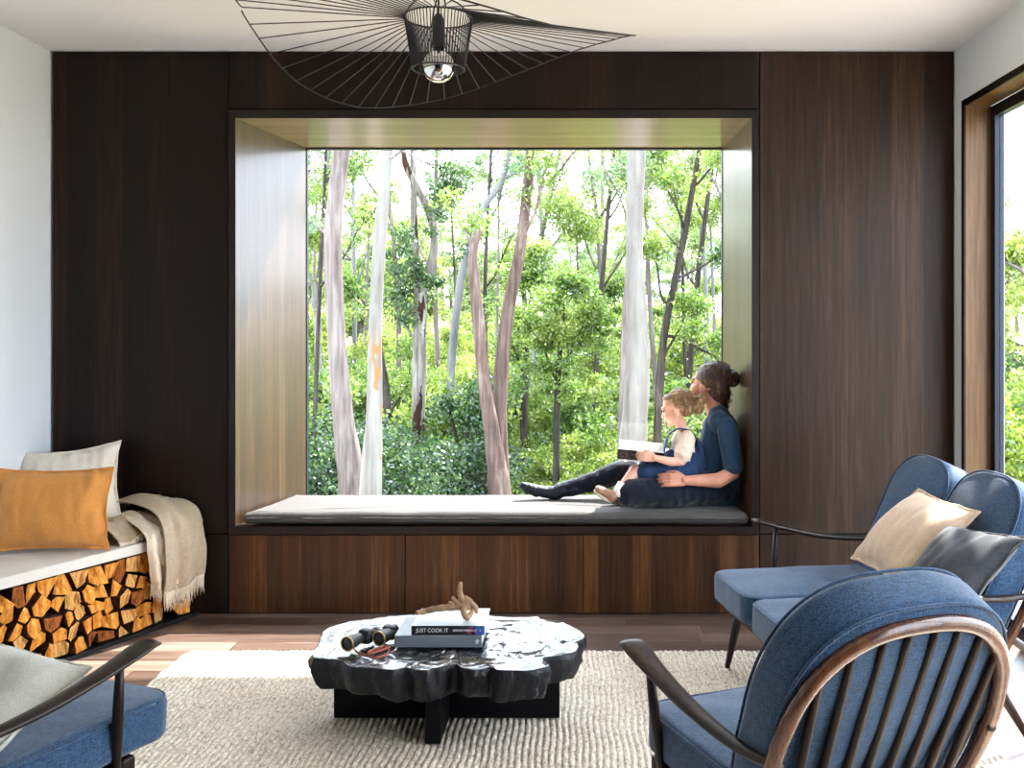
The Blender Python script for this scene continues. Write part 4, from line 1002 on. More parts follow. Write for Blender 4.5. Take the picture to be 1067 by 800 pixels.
def shoe(h, t, par):
    d = t - h; L = d.length; d.normalize(); up = Vector((.55, -.25, .85)); up = (up - d * up.dot(d)).normalized(); R3 = Matrix((d, up.cross(d), up)).transposed()
    s = blob('shoe', [('e', h + d * .022, (.034, .028, .032), R3), ('c', h + d * .02 + up * .002, .027, t - d * .02 - up * .006, .021), ('e', t - d * .028 - up * .006, (.034, .028, .02), R3)], M['shoe'], par, .0035, 2)
    sl_ = MB(); O = []
    for k in range(28):
        a = 2 * PI * k / 28; O.append((L / 2 * math.cos(a) * 1.02, (.028 + .006 * math.cos(a)) * math.sin(a)))
    M4 = Matrix.Translation(h + d * L * .5 - up * .033) @ R3.to_4x4(); obj('sole', cushion(O, 0, .014, .005, .0, M=M4, rings=3, er=3), M['sole'], s, world=True, smooth=True)
shoe(c(640.5, 519, -.17), c(622, 507, -.19), ch); shoe(c(650, 520, -.02), c(632, 515, -.05), ch)
obj('sock', MB().tube([c(649, 504, -.14), c(644.5, 512, -.155), c(642, 517, -.165)], [.0295, .028, .026], 14), M['sock'], ch, world=True, smooth=True)
# picture book held open in the child's hands
bk_ = thing('picture_book', 'open picture book with dark cover held by the child', 'book', c(672, 474, -.05))
def sheet(pts, m, th_, name, par, n=None):
    a, b, c_, d = [Vector(p) for p in pts]; nn = (b - a).cross(d - a).normalized() * th_
    return obj(name, MB().prism([a, b, c_, d], [a + nn, b + nn, c_ + nn, d + nn]), m, par, world=True)
sp0, sp1 = c(643.5, 477.5, -.10), c(690, 481.5, -.10)
sheet([sp0, sp1, c(693, 472, -.165), c(643.5, 467.5, -.165)], M['cover_black'], .003, 'cover', bk_)
sheet([c(644, 476.5, -.095), c(689.5, 480.5, -.095), c(692, 471, -.158), c(644, 466.5, -.158)], M['page'], .006, 'pages', bk_)
sheet([sp0 + Vector((0, .002, 0)), sp1 + Vector((0, .002, 0)), c(698, 471, .10), c(646, 465, .10)], M['cover_black'], -.003, 'cover', bk_)
sheet([c(644.5, 475.5, -.09), c(689.5, 479.5, -.09), c(697, 468.5, .095), c(647, 463, .095)], M['page'], .006, 'pages', bk_)
lf = MB().grid(lambda u, v: c(645 + 46 * u, 476 - 15 * v - 4 * math.sin(v * 2.2) + 4 * u, -.085 + .07 * v + .03 * math.sin(v * 3)), 10, 10); lo_ = obj('page_leaf', lf, M['page'], bk_, world=True, smooth=True)
mk = MB(); r5 = random.Random(8)
for k in range(14):
    u = r5.uniform(.06, .62); v = r5.choice([.3, .55, .75]); q = sp0.lerp(sp1, u).lerp(c(643.5, 467.5, -.165).lerp(c(693, 472, -.165), u), v) + Vector((0, -.004, -.001)); mk.box(q - Vector((.0035, .0006, .0018)), q + Vector((.0035, .0006, .0018)))
obj('cover_print', mk, plain('grey_print', srgb(150, 150, 146), .6), bk_, world=True)
# ------------------------------------------------------------------ the bush outside
def gz(x, y):
    t = min(1, max(0, (y - 20) / 42)); h = -2.3 + 4.6 * t * t * (3 - 2 * t)
    t2 = min(1, max(0, (y - 55) / 70)); return h + 3 * t2 * t2 + .35 * noise.noise(Vector((x * .12, y * .12, 0)))
def ground_mat():
    t = NT('leaf_litter'); v = t.mapping(); a = t.noise(v, 1.3, 6, .7); b = t.noise(v, 9, 4, .7)
    t.col(t.ramp(t.math('ADD', t.math('MULTIPLY', a, .6), t.math('MULTIPLY', b, .4)), [(.35, srgb(88, 84, 54)), (.5, srgb(136, 124, 88)), (.65, srgb(178, 164, 128))]))
    t.set(Roughness=.95); t.bump(b, .6, .05); return t.m
M['ground'] = ground_mat()
gm = MB(); 
def gfn(u, v):
    x = -70 + 150 * u; y = 6.3 + 130 * v * v; return Vector((x, y, gz(x, y)))
gm.grid(gfn, 90, 90); struct('ground', gm, M['ground'], smooth=True)
gm2 = MB().box((XR + .22, -6, -.3), (9, 6.2, -.12)); struct('ground_bounce', gm2, plain('pale_bounce_ground', srgb(150, 142, 132), .8, var=.1, bscale=8))  # added terrace, toned to bounce daylight onto the ceiling
gm3 = MB().grid(lambda u, v: Vector((9 + 60 * u, -10 + 16.4 * v, -.3 - 1.6 * u)), 20, 10); struct('ground_slope', gm3, M['ground'], smooth=True)
gm4 = MB().box((-8, -8, -.3), (8, YB - .22, -.13)); struct('ground_yard', gm4, M['ground'])

def leafmat(name, dark, mid, light, trans=.55):
    dark, mid, light = [tuple(q * .58 for q in c_[:3]) + (1,) for c_ in (dark, mid, light)]
    m = bpy.data.materials.new(name); m.use_nodes = True; n = m.node_tree.nodes; l = m.node_tree.links
    n.remove(n['Principled BSDF']); o = n['Material Output']; g = n.new('ShaderNodeNewGeometry')
    tc = n.new('ShaderNodeTexCoord'); no = n.new('ShaderNodeTexNoise'); no.inputs['Scale'].default_value = .9; no.inputs['Detail'].default_value = 3
    l.new(tc.outputs['Object'], no.inputs['Vector'])
    ad = n.new('ShaderNodeMath'); ad.operation = 'MULTIPLY_ADD'; l.new(g.outputs['Random Per Island'], ad.inputs[0]); ad.inputs[1].default_value = .45
    sb = n.new('ShaderNodeMath'); sb.operation = 'MULTIPLY_ADD'; l.new(no.outputs['Fac'], sb.inputs[0]); sb.inputs[1].default_value = 1.3; sb.inputs[2].default_value = -.38
    l.new(sb.outputs[0], ad.inputs[2])
    r = n.new('ShaderNodeValToRGB'); e = r.color_ramp.elements; e.new(.5)
    for q, (p, c) in zip(e, ((.15, dark), (.5, mid), (.9, light))): q.position = p; q.color = c
    l.new(ad.outputs[0], r.inputs['Fac'])
    d = n.new('ShaderNodeBsdfDiffuse'); t = n.new('ShaderNodeBsdfTranslucent'); gl = n.new('ShaderNodeBsdfGlossy'); gl.inputs['Roughness'].default_value = .4
    gl.inputs['Color'].default_value = (.8, .85, .9, 1)
    l.new(r.outputs[0], d.inputs[0]); l.new(r.outputs[0], t.inputs[0])
    m1 = n.new('ShaderNodeMixShader'); m1.inputs[0].default_value = trans; l.new(d.outputs[0], m1.inputs[1]); l.new(t.outputs[0], m1.inputs[2])
    m2 = n.new('ShaderNodeMixShader'); m2.inputs[0].default_value = .05; l.new(m1.outputs[0], m2.inputs[1]); l.new(gl.outputs[0], m2.inputs[2])
    l.new(m2.outputs[0], o.inputs['Surface']); return m
LM = {'fresh': leafmat('fresh_leaves', srgb(62, 106, 36), srgb(134, 170, 66), srgb(198, 214, 116)),
      'yellow': leafmat('yellow_green_leaves', srgb(96, 130, 40), srgb(166, 192, 74), srgb(216, 226, 130)),
      'deep': leafmat('deep_green_leaves', srgb(24, 54, 28), srgb(62, 98, 46), srgb(120, 150, 74), .4),
      'grey': leafmat('grey_green_leaves', srgb(74, 112, 74), srgb(126, 160, 112), srgb(180, 202, 156)),
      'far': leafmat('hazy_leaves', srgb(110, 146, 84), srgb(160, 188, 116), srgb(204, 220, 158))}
def leaves(C_, rad, n, size, aspect=.3, droop=.35):
    """n leaf blades round the cluster centres C_ (k x 3), each a folded diamond"""
    C_ = np.asarray(C_, float); k = len(C_); rad = np.broadcast_to(np.asarray(rad, float), (k,))
    idx = nrg.integers(0, k, n); d = nrg.normal(size=(n, 3)); d /= np.linalg.norm(d, axis=1)[:, None]
    rr_ = nrg.random(n) ** .45
    p = C_[idx] + d * (rad[idx] * rr_)[:, None] * np.array([1, 1, .62])
    a = nrg.normal(size=(n, 3)); a[:, 2] -= droop * 1.6; a /= np.linalg.norm(a, axis=1)[:, None]
    b = np.cross(a, nrg.normal(size=(n, 3))); b /= np.linalg.norm(b, axis=1)[:, None] + 1e-9
    L = size * (.6 + .8 * nrg.random(n))[:, None]; w = L * aspect
    v = np.stack([p, p + a * L * .5 + b * w, p + a * L, p + a * L * .5 - b * w], 1).reshape(-1, 3)
    return v, np.arange(4 * n).reshape(-1, 4)
def bark(name, base, dark, pale, streak=16, strength=.6, patch=None):
    base, dark, pale = [tuple(q * .46 for q in c_[:3]) + (1,) for c_ in (base, dark, pale)]
    if patch: patch = tuple(q * .42 for q in patch[:3]) + (1,)
    t = NT(name); v = t.mapping((1, 1, .07)); a = t.noise(v, streak, 5, .65, .4); b = t.noise(t.mapping((1, 1, .35)), 3.2, 4, .6)
    f = t.math('ADD', t.math('MULTIPLY', a, .62), t.math('MULTIPLY', b, .38)); c = t.ramp(f, [(.32, dark), (.5, base), (.66, pale)])
    if patch: c = t.mix(t.math('GREATER_THAN', t.noise(t.mapping((1, 1, .3), loc=(3, 1, 2)), 2.6, 4, .6), .58), c, patch)
    t.col(c); t.set(Roughness=.9); t.b.inputs['Specular IOR Level'].default_value = .15; t.bump(a, strength, .03); return t.m
BK = {'grey': bark('stringy_grey_bark', srgb(136, 126, 122), srgb(70, 62, 60), srgb(180, 172, 168)),
      'pale': bark('smooth_pale_bark', srgb(150, 148, 142), srgb(104, 98, 90), srgb(176, 176, 172), 7, .15, srgb(176, 134, 92)),
      'white': bark('white_gum_bark', srgb(140, 137, 131), srgb(98, 92, 84), srgb(168, 165, 158), 9, .15),
      'blue': bark('bluish_gum_bark', srgb(152, 154, 154), srgb(108, 110, 110), srgb(188, 190, 190), 7, .2),
      'pink': bark('pinkish_bark', srgb(156, 144, 140), srgb(102, 90, 86), srgb(196, 188, 186), 14, .5),
      'red': bark('red_brown_bark', srgb(124, 106, 98), srgb(70, 54, 50), srgb(176, 160, 152), 14, .5),
      'dark': bark('dark_bark', srgb(78, 72, 66), srgb(40, 36, 34), srgb(118, 112, 106), 16, .5),
      'fork': bark('blotched_bark', srgb(140, 136, 126), srgb(60, 48, 40), srgb(206, 206, 200), 9, .4, srgb(70, 48, 36))}
def wig(p, q, n, amp, rs):
    out = []; d = q - p; a = Vector((rs.uniform(-1, 1), rs.uniform(-1, 1), rs.uniform(-1, 1))); b = Vector((rs.uniform(-1, 1), rs.uniform(-1, 1), rs.uniform(-1, 1)))
    for k in range(n + 1):
        t = k / n; out.append(p + d * t + (a * math.sin(t * PI) + b * math.sin(t * PI * 2.3) * .5) * (amp * d.length))
    return out
def grow(mb, p, d, L, r, depth, rs, tips, spread=.7):
    q = p + d * L; pts = wig(p, q, 5, .09, rs); mb.tube(pts, [r * (1 - .45 * k / 5) for k in range(6)], 6)
    if depth == 0: tips.append(pts[-1]); tips.append(pts[3]); return
    for k in range(rs.choice([2, 3, 3])):
        t = rs.choice([3, 4, 5, 5]); nd = (d + Vector((rs.uniform(-1, 1), rs.uniform(-1, 1), rs.uniform(-.4, .9))) * spread).normalized()
        grow(mb, pts[t], nd, L * rs.uniform(.5, .75), r * .5, depth - 1, rs, tips, spread)
def ptree(name, label, Y, trunks, bk, limbs=(), leaf=None, nleaf=0, lsize=.11, crad=.5, extra=(), group=None, seed=1, cat='tree'):
    """trunks: list of [(px, py, width_px), ...]; limbs: [(px0, py0, px1, py1, width_px, depth)]; extra: leaf clusters (px, py, radius m)"""
    rs = random.Random(seed); k = Y / F; base = trunks[0][-1] if trunks[0][-1][1] > trunks[0][0][1] else trunks[0][0]
    bp_ = W(base[0], base[1], Y); g0 = gz(bp_.x, Y)
    t = thing(name, label, cat, (bp_.x, Y, g0), 0, group)
    mb = MB(); tips = []
    for j, tr_ in enumerate(trunks):
        tr_ = sorted(tr_, key=lambda q: -q[1]); P = [W(x, y, Y + .25 * j * (1 if j else 0)) for x, y, w in tr_]; Rr = [w * k / 2 for x, y, w in tr_]
        if j == 0:
            P.insert(0, Vector((P[0].x + (P[0].x - P[1].x) * .3, Y, g0 - .05))); Rr.insert(0, Rr[0] * 1.3)
        if tr_[-1][1] < 160:                              # carries on above the window head
            up = P[-1] + (P[-1] - P[-2]).normalized() * 2.2; P.append(up); Rr.append(Rr[-1] * .7)
        S = spline(P, 60); cum = [0]; 
        n_ = len(P); rad = [0] * 60
        for i in range(60): u = i / 59 * (n_ - 1); a = min(int(u), n_ - 2); rad[i] = Rr[a] + (Rr[a + 1] - Rr[a]) * (u - a)
        rad = [r * (1 + .09 * noise.noise(Vector((i * .35, seed, j)))) for i, r in enumerate(rad)]
        mb.tube(S, rad, 14); tips.append(P[-1])
    for (x0, y0, x1, y1, w, dep) in limbs:
        a = W(x0, y0, Y); b = W(x1, y1, Y + rs.uniform(-.8, .8)); L = (b - a).length; pts = wig(a, b, 8, .07, rs); mb.tube(pts, [w * k / 2 * (1 - .5 * i / 8) for i in range(9)], 7)
        d = (b - a).normalized()
        if dep > 0:
            for i in (4, 6, 8):
                nd = (d + Vector((rs.uniform(-.8, .8), rs.uniform(-.8, .8), rs.uniform(-.5, .8)))).normalized(); grow(mb, pts[i], nd, L * rs.uniform(.25, .45), w * k / 2 * .4, dep - 1, rs, tips)
        else: tips.append(b)
    obj('trunk', mb, BK[bk], t, world=True, smooth=True, fix=False)
    if leaf and nleaf:
        C_ = [tuple(p) for p in tips] ; Rd = [crad * rs.uniform(.5, 1.1) for _ in C_]
        if extra: C_, Rd = ([] if not limbs else C_), ([] if not limbs else Rd)
        for (x, y, r) in extra:
            c = W(x, y, Y); m = 8
            for _ in range(m): C_.append(tuple(c + Vector((rs.gauss(0, r * .55), rs.gauss(0, r * .55), rs.gauss(0, r * .42))))); Rd.append(r * rs.uniform(.25, .55))
        v, f = leaves(C_, Rd, int(nleaf * 1.9), lsize * .6, .26)
        v -= np.array([bp_.x, Y, g0]); q = obj('foliage', quickmesh('foliage', v, f), LM[leaf], t)
    return t
# the trunks that stand nearest the glass, left to right
ptree('gum_tree', 'grey stringy-barked tree, leftmost of the thick trunks outside', 13, [[(368, 520, 30), (357, 430, 22), (350, 340, 19), (347, 250, 19), (352, 190, 18), (357, 150, 17)]], 'grey',
      [(348, 250, 322, 225, 4, 1), (352, 190, 326, 155, 4, 2), (356, 160, 380, 120, 4, 1)], 'grey', 900, .10, .3, seed=2)
ptree('gum_tree', 'slender pale gum with orange-brown streaks, second thick trunk from the left', 12, [[(386, 520, 24), (390, 430, 17), (391, 340, 14), (395, 260, 14), (401, 190, 12), (404, 150, 12)]], 'pale',
      [(404, 165, 440, 145, 3, 2)], 'grey', 500, .1, .35, seed=3)
ptree('gum_tree', 'blotched gum forking into two curved limbs, beside the pale gum', 17, [[(439, 520, 13), (436, 455, 13), (437, 380, 15), (438, 300, 13)], [(438, 300, 10), (452, 262, 9), (449, 225, 9), (434, 195, 8), (423, 172, 8), (417, 150, 7)], [(437, 310, 8), (432, 250, 8), (431, 190, 7), (430, 150, 6)]], 'fork',
      [(420, 158, 470, 172, 3, 1), (449, 225, 470, 200, 3, 2), (436, 360, 410, 318, 3, 1)], 'deep', 2600, .12, .3, extra=[(436, 240, .55), (440, 300, .35), (428, 272, .4)], seed=4)
ptree('gum_tree', 'thin bluish gum leaning to the right in the middle of the view', 20, [[(466, 520, 9), (468, 440, 9), (471, 370, 9), (479, 300, 9), (489, 255, 8), (503, 218, 7), (522, 190, 6), (534, 150, 5)]], 'blue',
      [(489, 250, 462, 214, 4, 2), (503, 218, 470, 160, 3, 2), (522, 190, 546, 175, 3, 2)], 'grey', 1100, .13, .45, seed=5)
ptree('gum_tree', 'twin-stemmed tree with a pinkish left stem and a red-brown leaning right stem', 14, [[(521, 520, 26), (514, 460, 17), (505, 400, 14), (499, 340, 13), (494, 290, 12), (493, 262, 9), (500, 240, 7)], [(523, 510, 18), (521, 440, 15), (523, 380, 15), (530, 320, 14), (541, 265, 12), (548, 210, 11), (553, 150, 9)]], 'red',
      [(493, 262, 480, 232, 4, 2), (541, 265, 566, 190, 5, 2), (566, 190, 604, 150, 3, 2), (548, 210, 560, 170, 3, 1)], 'fresh', 1100, .11, .4, seed=6)
ptree('gum_tree', 'big smooth pale gum trunk right behind the child', 11, [[(657, 520, 30), (661, 440, 28), (665, 380, 25), (664, 330, 20), (661, 260, 18), (662, 200, 18), (664, 150, 18)]], 'white', seed=7)
ptree('gum_tree', 'rough brown trunk close behind the big pale gum', 15, [[(650, 520, 16), (652, 430, 15), (653, 360, 13), (657, 280, 11), (662, 200, 9)]], 'grey', [(657, 290, 630, 175, 3, 2)], 'grey', 800, .11, .45, seed=8)
ptree('gum_tree', 'thin dark stem with a pale neighbour, right of the twin-stemmed tree', 19, [[(546, 520, 9), (546, 440, 8), (548, 370, 7), (546, 300, 5)]], 'dark', [(546, 390, 534, 360, 3, 1), (547, 330, 562, 280, 3, 2)], 'fresh', 2600, .13, .5, seed=9)
ptree('gum_tree', 'thin straight pale stem just right of the thin dark stem', 22, [[(549, 520, 7), (553, 440, 6), (556, 370, 5), (560, 320, 4)]], 'blue', seed=10)
ptree('wattle_tree', 'small bushy green tree with a full rounded crown in the centre right', 17, [[(580, 520, 7), (580, 440, 7), (582, 385, 6), (586, 345, 4)]], 'dark',
      [(581, 400, 560, 350, 3, 2), (582, 390, 606, 345, 3, 2), (584, 360, 588, 310, 3, 2)], 'fresh', 11000, .11, .28, extra=[(588, 325, .9), (570, 370, .7), (612, 362, .7), (566, 330, .5), (592, 400, .5), (628, 330, .45)], seed=11)
ptree('gum_tree', 'open-crowned gum with many crossing twigs behind the big pale trunk', 16, [[(684, 520, 9), (686, 430, 9), (692, 350, 8), (704, 290, 7), (714, 240, 7), (722, 195, 6), (730, 150, 5)]], 'dark',
      [(704, 290, 752, 262, 3, 2), (714, 240, 690, 190, 3, 2), (692, 350, 745, 372, 4, 2), (722, 195, 756, 160, 3, 2), (698, 320, 676, 250, 3, 2), (690, 372, 718, 330, 3, 2)], 'fresh', 6000, .11, .33, seed=12)
ptree('gum_tree', 'thin grey gum seen between the left jamb and the stringy-barked tree', 21, [[(334, 520, 8), (333, 420, 8), (331, 330, 7), (336, 250, 6), (342, 150, 5)]], 'blue', [(331, 330, 314, 270, 3, 2), (336, 250, 360, 190, 3, 2)], 'fresh', 2600, .13, .6, seed=13)
ptree('gum_tree', 'brown trunk partly hidden behind the streaked pale gum', 18, [[(405, 520, 14), (404, 440, 11), (398, 380, 8), (385, 320, 6)]], 'dark', [(404, 440, 428, 390, 3, 1), (385, 320, 362, 300, 4, 1)], 'fresh', 1200, .13, .5, seed=14)
ptree('gum_tree', 'dead whitish trunk in the distance right of the bushy green tree', 30, [[(603, 520, 6), (604, 430, 6), (606, 390, 5), (609, 330, 3)]], 'white', [(606, 400, 596, 370, 2, 1)], seed=15)
ptree('gum_tree', 'thin grey stem between the dark stem and the bushy tree', 24, [[(621, 520, 6), (622, 420, 5), (626, 330, 4), (622, 230, 4), (612, 150, 3)]], 'grey', [(622, 280, 600, 230, 3, 2), (622, 230, 650, 180, 3, 2)], 'fresh', 4200, .15, .8, seed=16)
ptree('gum_tree', 'many-stemmed dark sapling low in the middle of the view', 16, [[(487, 520, 6), (487, 450, 5), (492, 410, 4)], [(480, 500, 5), (476, 460, 4), (466, 420, 3)]], 'dark', [(487, 470, 500, 420, 3, 1)], 'deep', 1500, .12, .4, seed=17)
for i, (px_, Y_, b_) in enumerate([(205, 15, 'grey'), (268, 18, 'pale'), (150, 20, 'blue'), (795, 14, 'grey'), (850, 18, 'white'), (915, 16, 'pink'), (760, 19, 'blue')]):
    ptree('gum_tree', 'tall gum standing outside past the edge of the window view', Y_, [[(px_, 520, 18), (px_ + 4, 400, 14), (px_ - 3, 280, 12), (px_ + 3, 150, 10)]], b_, [(px_, 300, px_ + 28, 220, 4, 2), (px_, 240, px_ - 26, 170, 4, 2), (px_, 190, px_ + 20, 140, 3, 2)], 'fresh', 2600, .12, .45, group='tall gums past the window edges', seed=400 + i)
# thin bare stems with fine twigs against the sky
for i, (x0, x1, Y, w0, bk_n) in enumerate([(325, 340, 18, 4, 'dark'), (372, 368, 23, 5, 'blue'), (418, 398, 21, 5, 'grey'), (462, 455, 25, 5, 'grey'), (508, 512, 22, 4, 'dark'), (536, 585, 24, 5, 'grey'), (575, 560, 27, 5, 'blue'), (612, 640, 22, 5, 'dark'), (634, 628, 28, 5, 'white'), (690, 672, 20, 5, 'grey'), (708, 745, 21, 6, 'dark'), (740, 722, 24, 5, 'blue')]):
    rs = random.Random(300 + i); xm = (x0 + x1) / 2 + rs.uniform(-6, 6)
    ptree('bare_tree', 'thin bare-stemmed tree with fine crossing twigs against the sky', Y, [[(x0, 520, w0 * 1.3), ((x0 + xm) / 2, 400, w0 * 1.1), (xm, 290, w0), (x1, 150, w0 * .7)]], bk_n,
          [(xm, 300, xm + rs.choice([-1, 1]) * rs.uniform(20, 40), 240, 2.5, 2), (xm * .6 + x1 * .4, 230, xm + rs.choice([-1, 1]) * rs.uniform(22, 44), 170, 2.5, 2), (x1, 190, x1 + rs.choice([-1, 1]) * rs.uniform(15, 35), 140, 2, 2)],
          'fresh', 500, .12, .35, group='thin bare-stemmed trees against the sky', seed=320 + i)
# broken foliage masses of the middle distance: each tree has its own crown
mid = [(385, 215, 26, 1.0, 'yellow', 1500), (335, 350, 22, 1.3, 'yellow', 2600), (372, 400, 24, 1.5, 'yellow', 3200), (415, 375, 28, 1.4, 'yellow', 2600), (405, 430, 22, 1.4, 'fresh', 3600),
       (455, 370, 27, 1.3, 'yellow', 2400), (470, 200, 30, 1.2, 'grey', 1000), (505, 350, 30, 1.6, 'yellow', 2600), (520, 190, 26, 1.1, 'grey', 900), (530, 430, 23, 1.5, 'deep', 3600), (600, 210, 27, 1.1, 'yellow', 1200),
       (640, 265, 30, 1.2, 'far', 1300), (625, 320, 24, 1.5, 'fresh', 3600), (640, 400, 24, 1.6, 'yellow', 3400), (585, 440, 21, 1.2, 'fresh', 3400), (710, 190, 24, 1.6, 'fresh', 2200), (740, 215, 22, .9, 'fresh', 900), (740, 360, 25, 1.3, 'yellow', 2200),
       (700, 390, 26, 1.6, 'yellow', 3200), (745, 420, 24, 1.4, 'fresh', 2600), (440, 420, 26, 1.6, 'fresh', 3200), (330, 180, 24, 1.2, 'grey', 1600)]
for i, (x, y, Y, r, lf, nl) in enumerate(mid):
    rs = random.Random(100 + i); xb = x + rs.uniform(-14, 14); w = 5 * 22 / Y
    ptree('gum_tree', 'slender gum with a loose leafy crown in the middle distance', Y, [[(xb, 520, w), ((x + xb) / 2 + rs.uniform(-4, 4), (520 + y) / 2, w * .8), (x, y + 12, w * .5)]], rs.choice(['dark', 'grey', 'blue', 'pink']),
          [(x, y + 20, x - 20, y - 12, 2, 1), (x, y + 12, x + 18, y - 16, 2, 1)], lf, int(nl * 1.9), .12, r * .3, extra=[(x, y, r), (x + rs.uniform(-14, 14), y + rs.uniform(-16, 16), r * .7)], group='slender gums in the middle distance', seed=200 + i)
# hillside trees: one copy source per shape, copied with its parts
def copy_tree(o, parent=None):
    c = o.copy(); COL.objects.link(c); c.parent = parent
    for ch in list(o.children): copy_tree(ch, c)
    return c
def fartree(seed, lf, h, r):
    rs = random.Random(seed); t = thing('forest_tree', 'hazy green tree on the far hillside beyond the nearer gums', 'tree', (0, 0, 0), 0, 'trees on the far hillside')
    mb = MB(); top = Vector((rs.uniform(-.5, .5), 0, h)); pts = wig(Vector((0, 0, -.3)), top, 8, .03, rs); mb.tube(pts, [.16 * (1 - .7 * i / 8) for i in range(9)], 7); tips = []
    for i in (4, 5, 6, 7, 8):
        for _ in range(2): grow(mb, pts[i], Vector((rs.uniform(-1, 1), rs.uniform(-1, 1), rs.uniform(.1, .8))).normalized(), h * .2, .05, 1, rs, tips)
    obj('trunk', mb, BK[rs.choice(['white', 'grey', 'blue'])], t, smooth=True, fix=False)
    C_ = [tuple(p) for p in tips] + [(rs.gauss(0, r * .5), rs.gauss(0, r * .5), h * rs.uniform(.35, 1.0)) for _ in range(26)]
    v, f = leaves(C_, [r * rs.uniform(.16, .36) for _ in C_], 9500, .12, .3)
    obj('foliage', quickmesh('foliage', v, f), LM[lf], t); return t
srcs = [fartree(1, 'far', 5.6, 1.7), fartree(2, 'yellow', 5, 1.8), fartree(3, 'fresh', 5.2, 1.6), fartree(4, 'far', 6.6, 1.7)]
rs = random.Random(5); used = [False] * 4
for i in range(40):
    Y = rs.uniform(32, 56); px = rs.uniform(300, 775) if i < 26 else rs.choice([rs.uniform(60, 300), rs.uniform(775, 1150)]); k = i % 4 if Y < 46 else rs.choice([0, 3, 1])
    t = srcs[k] if not used[k] else copy_tree(srcs[k]); used[k] = True
    x = (px - CX) * Y / F; t.location = (x, Y, gz(x, Y)); t.rotation_euler.z = rs.uniform(0, 6.28); s = rs.uniform(.65, .95); t.scale = (s, s, s)
# understorey shrubs filling the gully
def shrub(seed, lf, r):
    rs = random.Random(seed); t = thing('shrub', 'leafy understorey shrub in the gully below the window', 'shrub', (0, 0, 0), 0, 'understorey shrubs below the trees')
    mb = MB(); tips = []
    for _ in range(5): grow(mb, Vector((0, 0, -.1)), Vector((rs.uniform(-.6, .6), rs.uniform(-.6, .6), 1)).normalized(), r * .8, .03, 1, rs, tips)
    obj('stem', mb, BK['dark'], t, smooth=True, fix=False)
    C_ = [tuple(p) for p in tips] + [(rs.gauss(0, r * .5), rs.gauss(0, r * .5), r * rs.uniform(.2, 1.5)) for _ in range(18)]
    v, f = leaves(C_, [r * rs.uniform(.22, .42) for _ in C_], 15000, .062, .32, .1)
    obj('foliage', quickmesh('foliage', v, f), LM[lf], t); return t
ss = [shrub(1, 'deep', 1.3), shrub(2, 'fresh', 1.3), shrub(3, 'yellow', 1.2), shrub(4, 'deep', 1.5)]; used = [False] * 4
spots = [(335, 15, 0), (360, 16, 3), (385, 15.5, 0), (415, 14.5, 3), (440, 14, 0), (465, 15, 3), (490, 18, 1), (505, 20, 2), (540, 20, 1), (560, 18, 2), (585, 19, 2), (610, 17, 2), (630, 20, 1), (650, 19, 2), (675, 20, 1), (700, 19, 2), (725, 21, 1), (750, 19, 2),
         (345, 21, 1), (375, 22, 2), (400, 20, 1), (430, 22, 2), (455, 21, 0), (480, 24, 2), (515, 24, 0), (545, 26, 2), (575, 24, 1), (600, 27, 2), (620, 25, 1), (645, 27, 2), (670, 26, 0), (695, 25, 2), (720, 28, 1), (745, 26, 2),
         (330, 28, 2), (365, 29, 1), (400, 30, 2), (440, 31, 2), (475, 30, 1), (510, 32, 2), (550, 33, 1), (590, 32, 2), (640, 33, 2), (690, 32, 1), (730, 34, 2)]
spots += [(310, 17, 0), (285, 19, 1), (255, 18, 2), (225, 22, 1), (190, 21, 2), (300, 25, 2), (250, 28, 1), (775, 17, 1), (800, 20, 2), (830, 18, 0), (865, 22, 1), (900, 20, 2), (790, 26, 2), (850, 29, 1), (930, 25, 2)]
for i, (px, Y, k) in enumerate(spots):
    t = ss[k] if not used[k] else copy_tree(ss[k]); used[k] = True
    x = (px - CX) * Y / F; t.location = (x, Y, gz(x, Y)); t.rotation_euler.z = rs.uniform(0, 6.28); s = rs.uniform(.85, 1.25) * (1.3 if Y > 19 else 1); t.scale = (s, s, s)
# greenery past the tall right window
ss2 = [(6.2, 14.6, 2), (7.2, 16.6, 1), (8.8, 19.5, 2), (10, 22.6, 1), (9.2, 21, 3), (8.2, 18, 0), (11, 25.5, 2), (6.9, 15.6, 2)]
for x, Y, k in ss2:
    t = copy_tree(ss[k]); setp(t, 'leafy shrub seen through the tall right window', group='shrubs outside the right window'); t.location = (x, Y, gz(x, Y) if Y > 6.3 else -.3); s = 1.25; t.scale = (s, s, s * 1.25)
t = copy_tree(srcs[1]); setp(t, 'tree seen through the tall right window', group='trees outside the right window'); t.location = (9.6, 22.5, -2.3); t.scale = (.95, .95, .95)
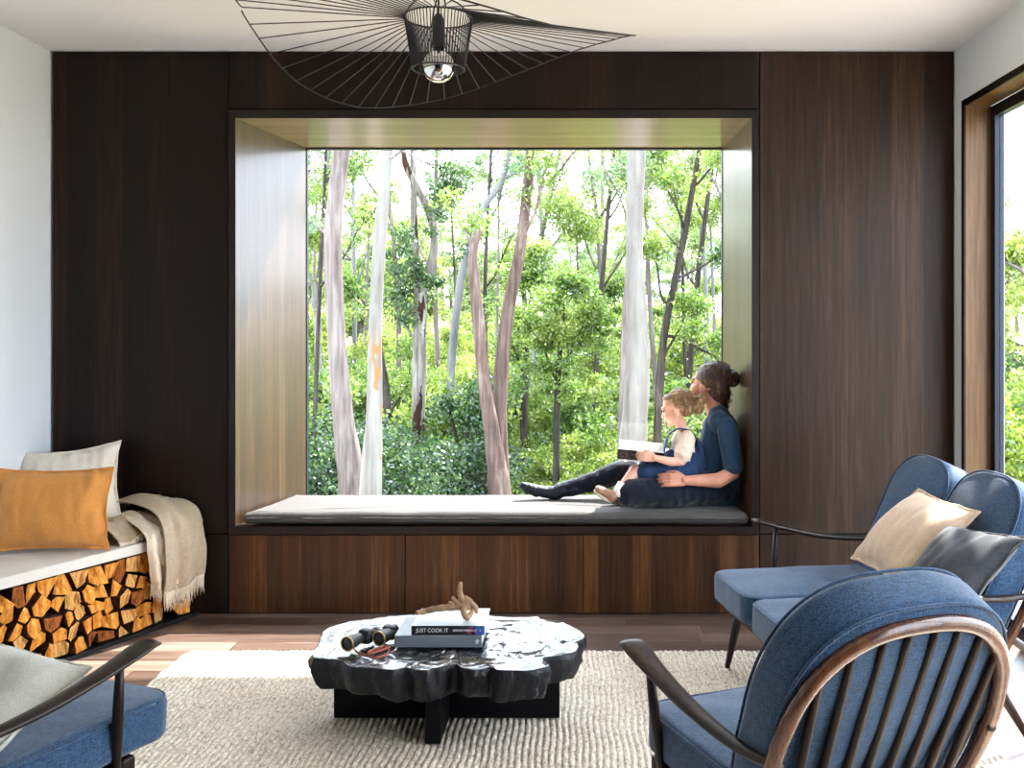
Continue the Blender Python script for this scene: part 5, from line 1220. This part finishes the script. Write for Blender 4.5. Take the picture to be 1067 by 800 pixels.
# ------------------------------------------------------------------ sky, sun, camera
wd = bpy.data.worlds.new('sky'); SC.world = wd; wd.use_nodes = True; n = wd.node_tree.nodes; l = wd.node_tree.links
bg = n['Background']; tc = n.new('ShaderNodeTexCoord'); no = n.new('ShaderNodeTexNoise'); no.inputs['Scale'].default_value = 4.0; no.inputs['Detail'].default_value = 5
mp = n.new('ShaderNodeMapping'); mp.inputs['Scale'].default_value = (1, 1, 2.2); l.new(tc.outputs['Generated'], mp.inputs['Vector']); l.new(mp.outputs[0], no.inputs['Vector'])
rp = n.new('ShaderNodeValToRGB'); rp.color_ramp.elements[0].position = .36; rp.color_ramp.elements[0].color = (.42, .66, 1.0, 1)
rp.color_ramp.elements[1].position = .5; rp.color_ramp.elements[1].color = (.95, .98, 1.04, 1)
l.new(no.outputs['Fac'], rp.inputs['Fac']); l.new(rp.outputs[0], bg.inputs['Color']); bg.inputs['Strength'].default_value = SKY
sd = bpy.data.lights.new('sun', 'SUN'); sd.energy = SUN; sd.angle = math.radians(.8); sd.color = (1, .965, .91)
so2 = bpy.data.objects.new('sun', sd); COL.objects.link(so2)
so2.rotation_euler = Vector((-.65, -1.0, -1.42)).to_track_quat('-Z', 'Y').to_euler()
def portal(loc, size, sizey, direction):
    ld = bpy.data.lights.new('daylight_portal', 'AREA'); ld.shape = 'RECTANGLE'; ld.size = size; ld.size_y = sizey
    ld.cycles.is_portal = True; o = bpy.data.objects.new('daylight_portal', ld); COL.objects.link(o); o.location = loc
    o.rotation_euler = Vector(direction).to_track_quat('-Z', 'Z').to_euler()
portal(((gx0 + gx1) / 2, GY - .01, (bz0 + gz1) / 2), gx1 - gx0, gz1 - bz0, (0, -1, 0))
portal((XR + .24, (OY0 + OY1) / 2, OZ / 2), OY1 - OY0, OZ, (-1, 0, 0))
cd = bpy.data.cameras.new('camera'); cd.sensor_width = 36; cd.lens = F / 1067 * 36; cd.shift_x = -(CX - 533.5) / 1067; cd.shift_y = -(400 - CY) / 1067
cd.clip_start = .02; cd.clip_end = 500
cam = bpy.data.objects.new('camera', cd); COL.objects.link(cam); cam.location = (0, 0, EYE); cam.rotation_euler = (PI / 2, 0, 0); SC.camera = cam
SC.view_settings.view_transform = 'Standard'; SC.view_settings.look = 'None'; SC.view_settings.gamma = 1; SC.view_settings.use_curve_mapping = False
SC.view_settings.exposure = EXPO
cy = SC.cycles; cy.max_bounces = 10; cy.diffuse_bounces = 5; cy.glossy_bounces = 5; cy.transparent_max_bounces = 24; cy.transmission_bounces = 6
cy.sample_clamp_indirect = 6; cy.use_denoising = True; cy.caustics_reflective = False; cy.caustics_refractive = False
try: cy.denoiser = 'OPENIMAGEDENOISE'; cy.denoising_input_passes = 'RGB_ALBEDO_NORMAL'
except Exception: pass
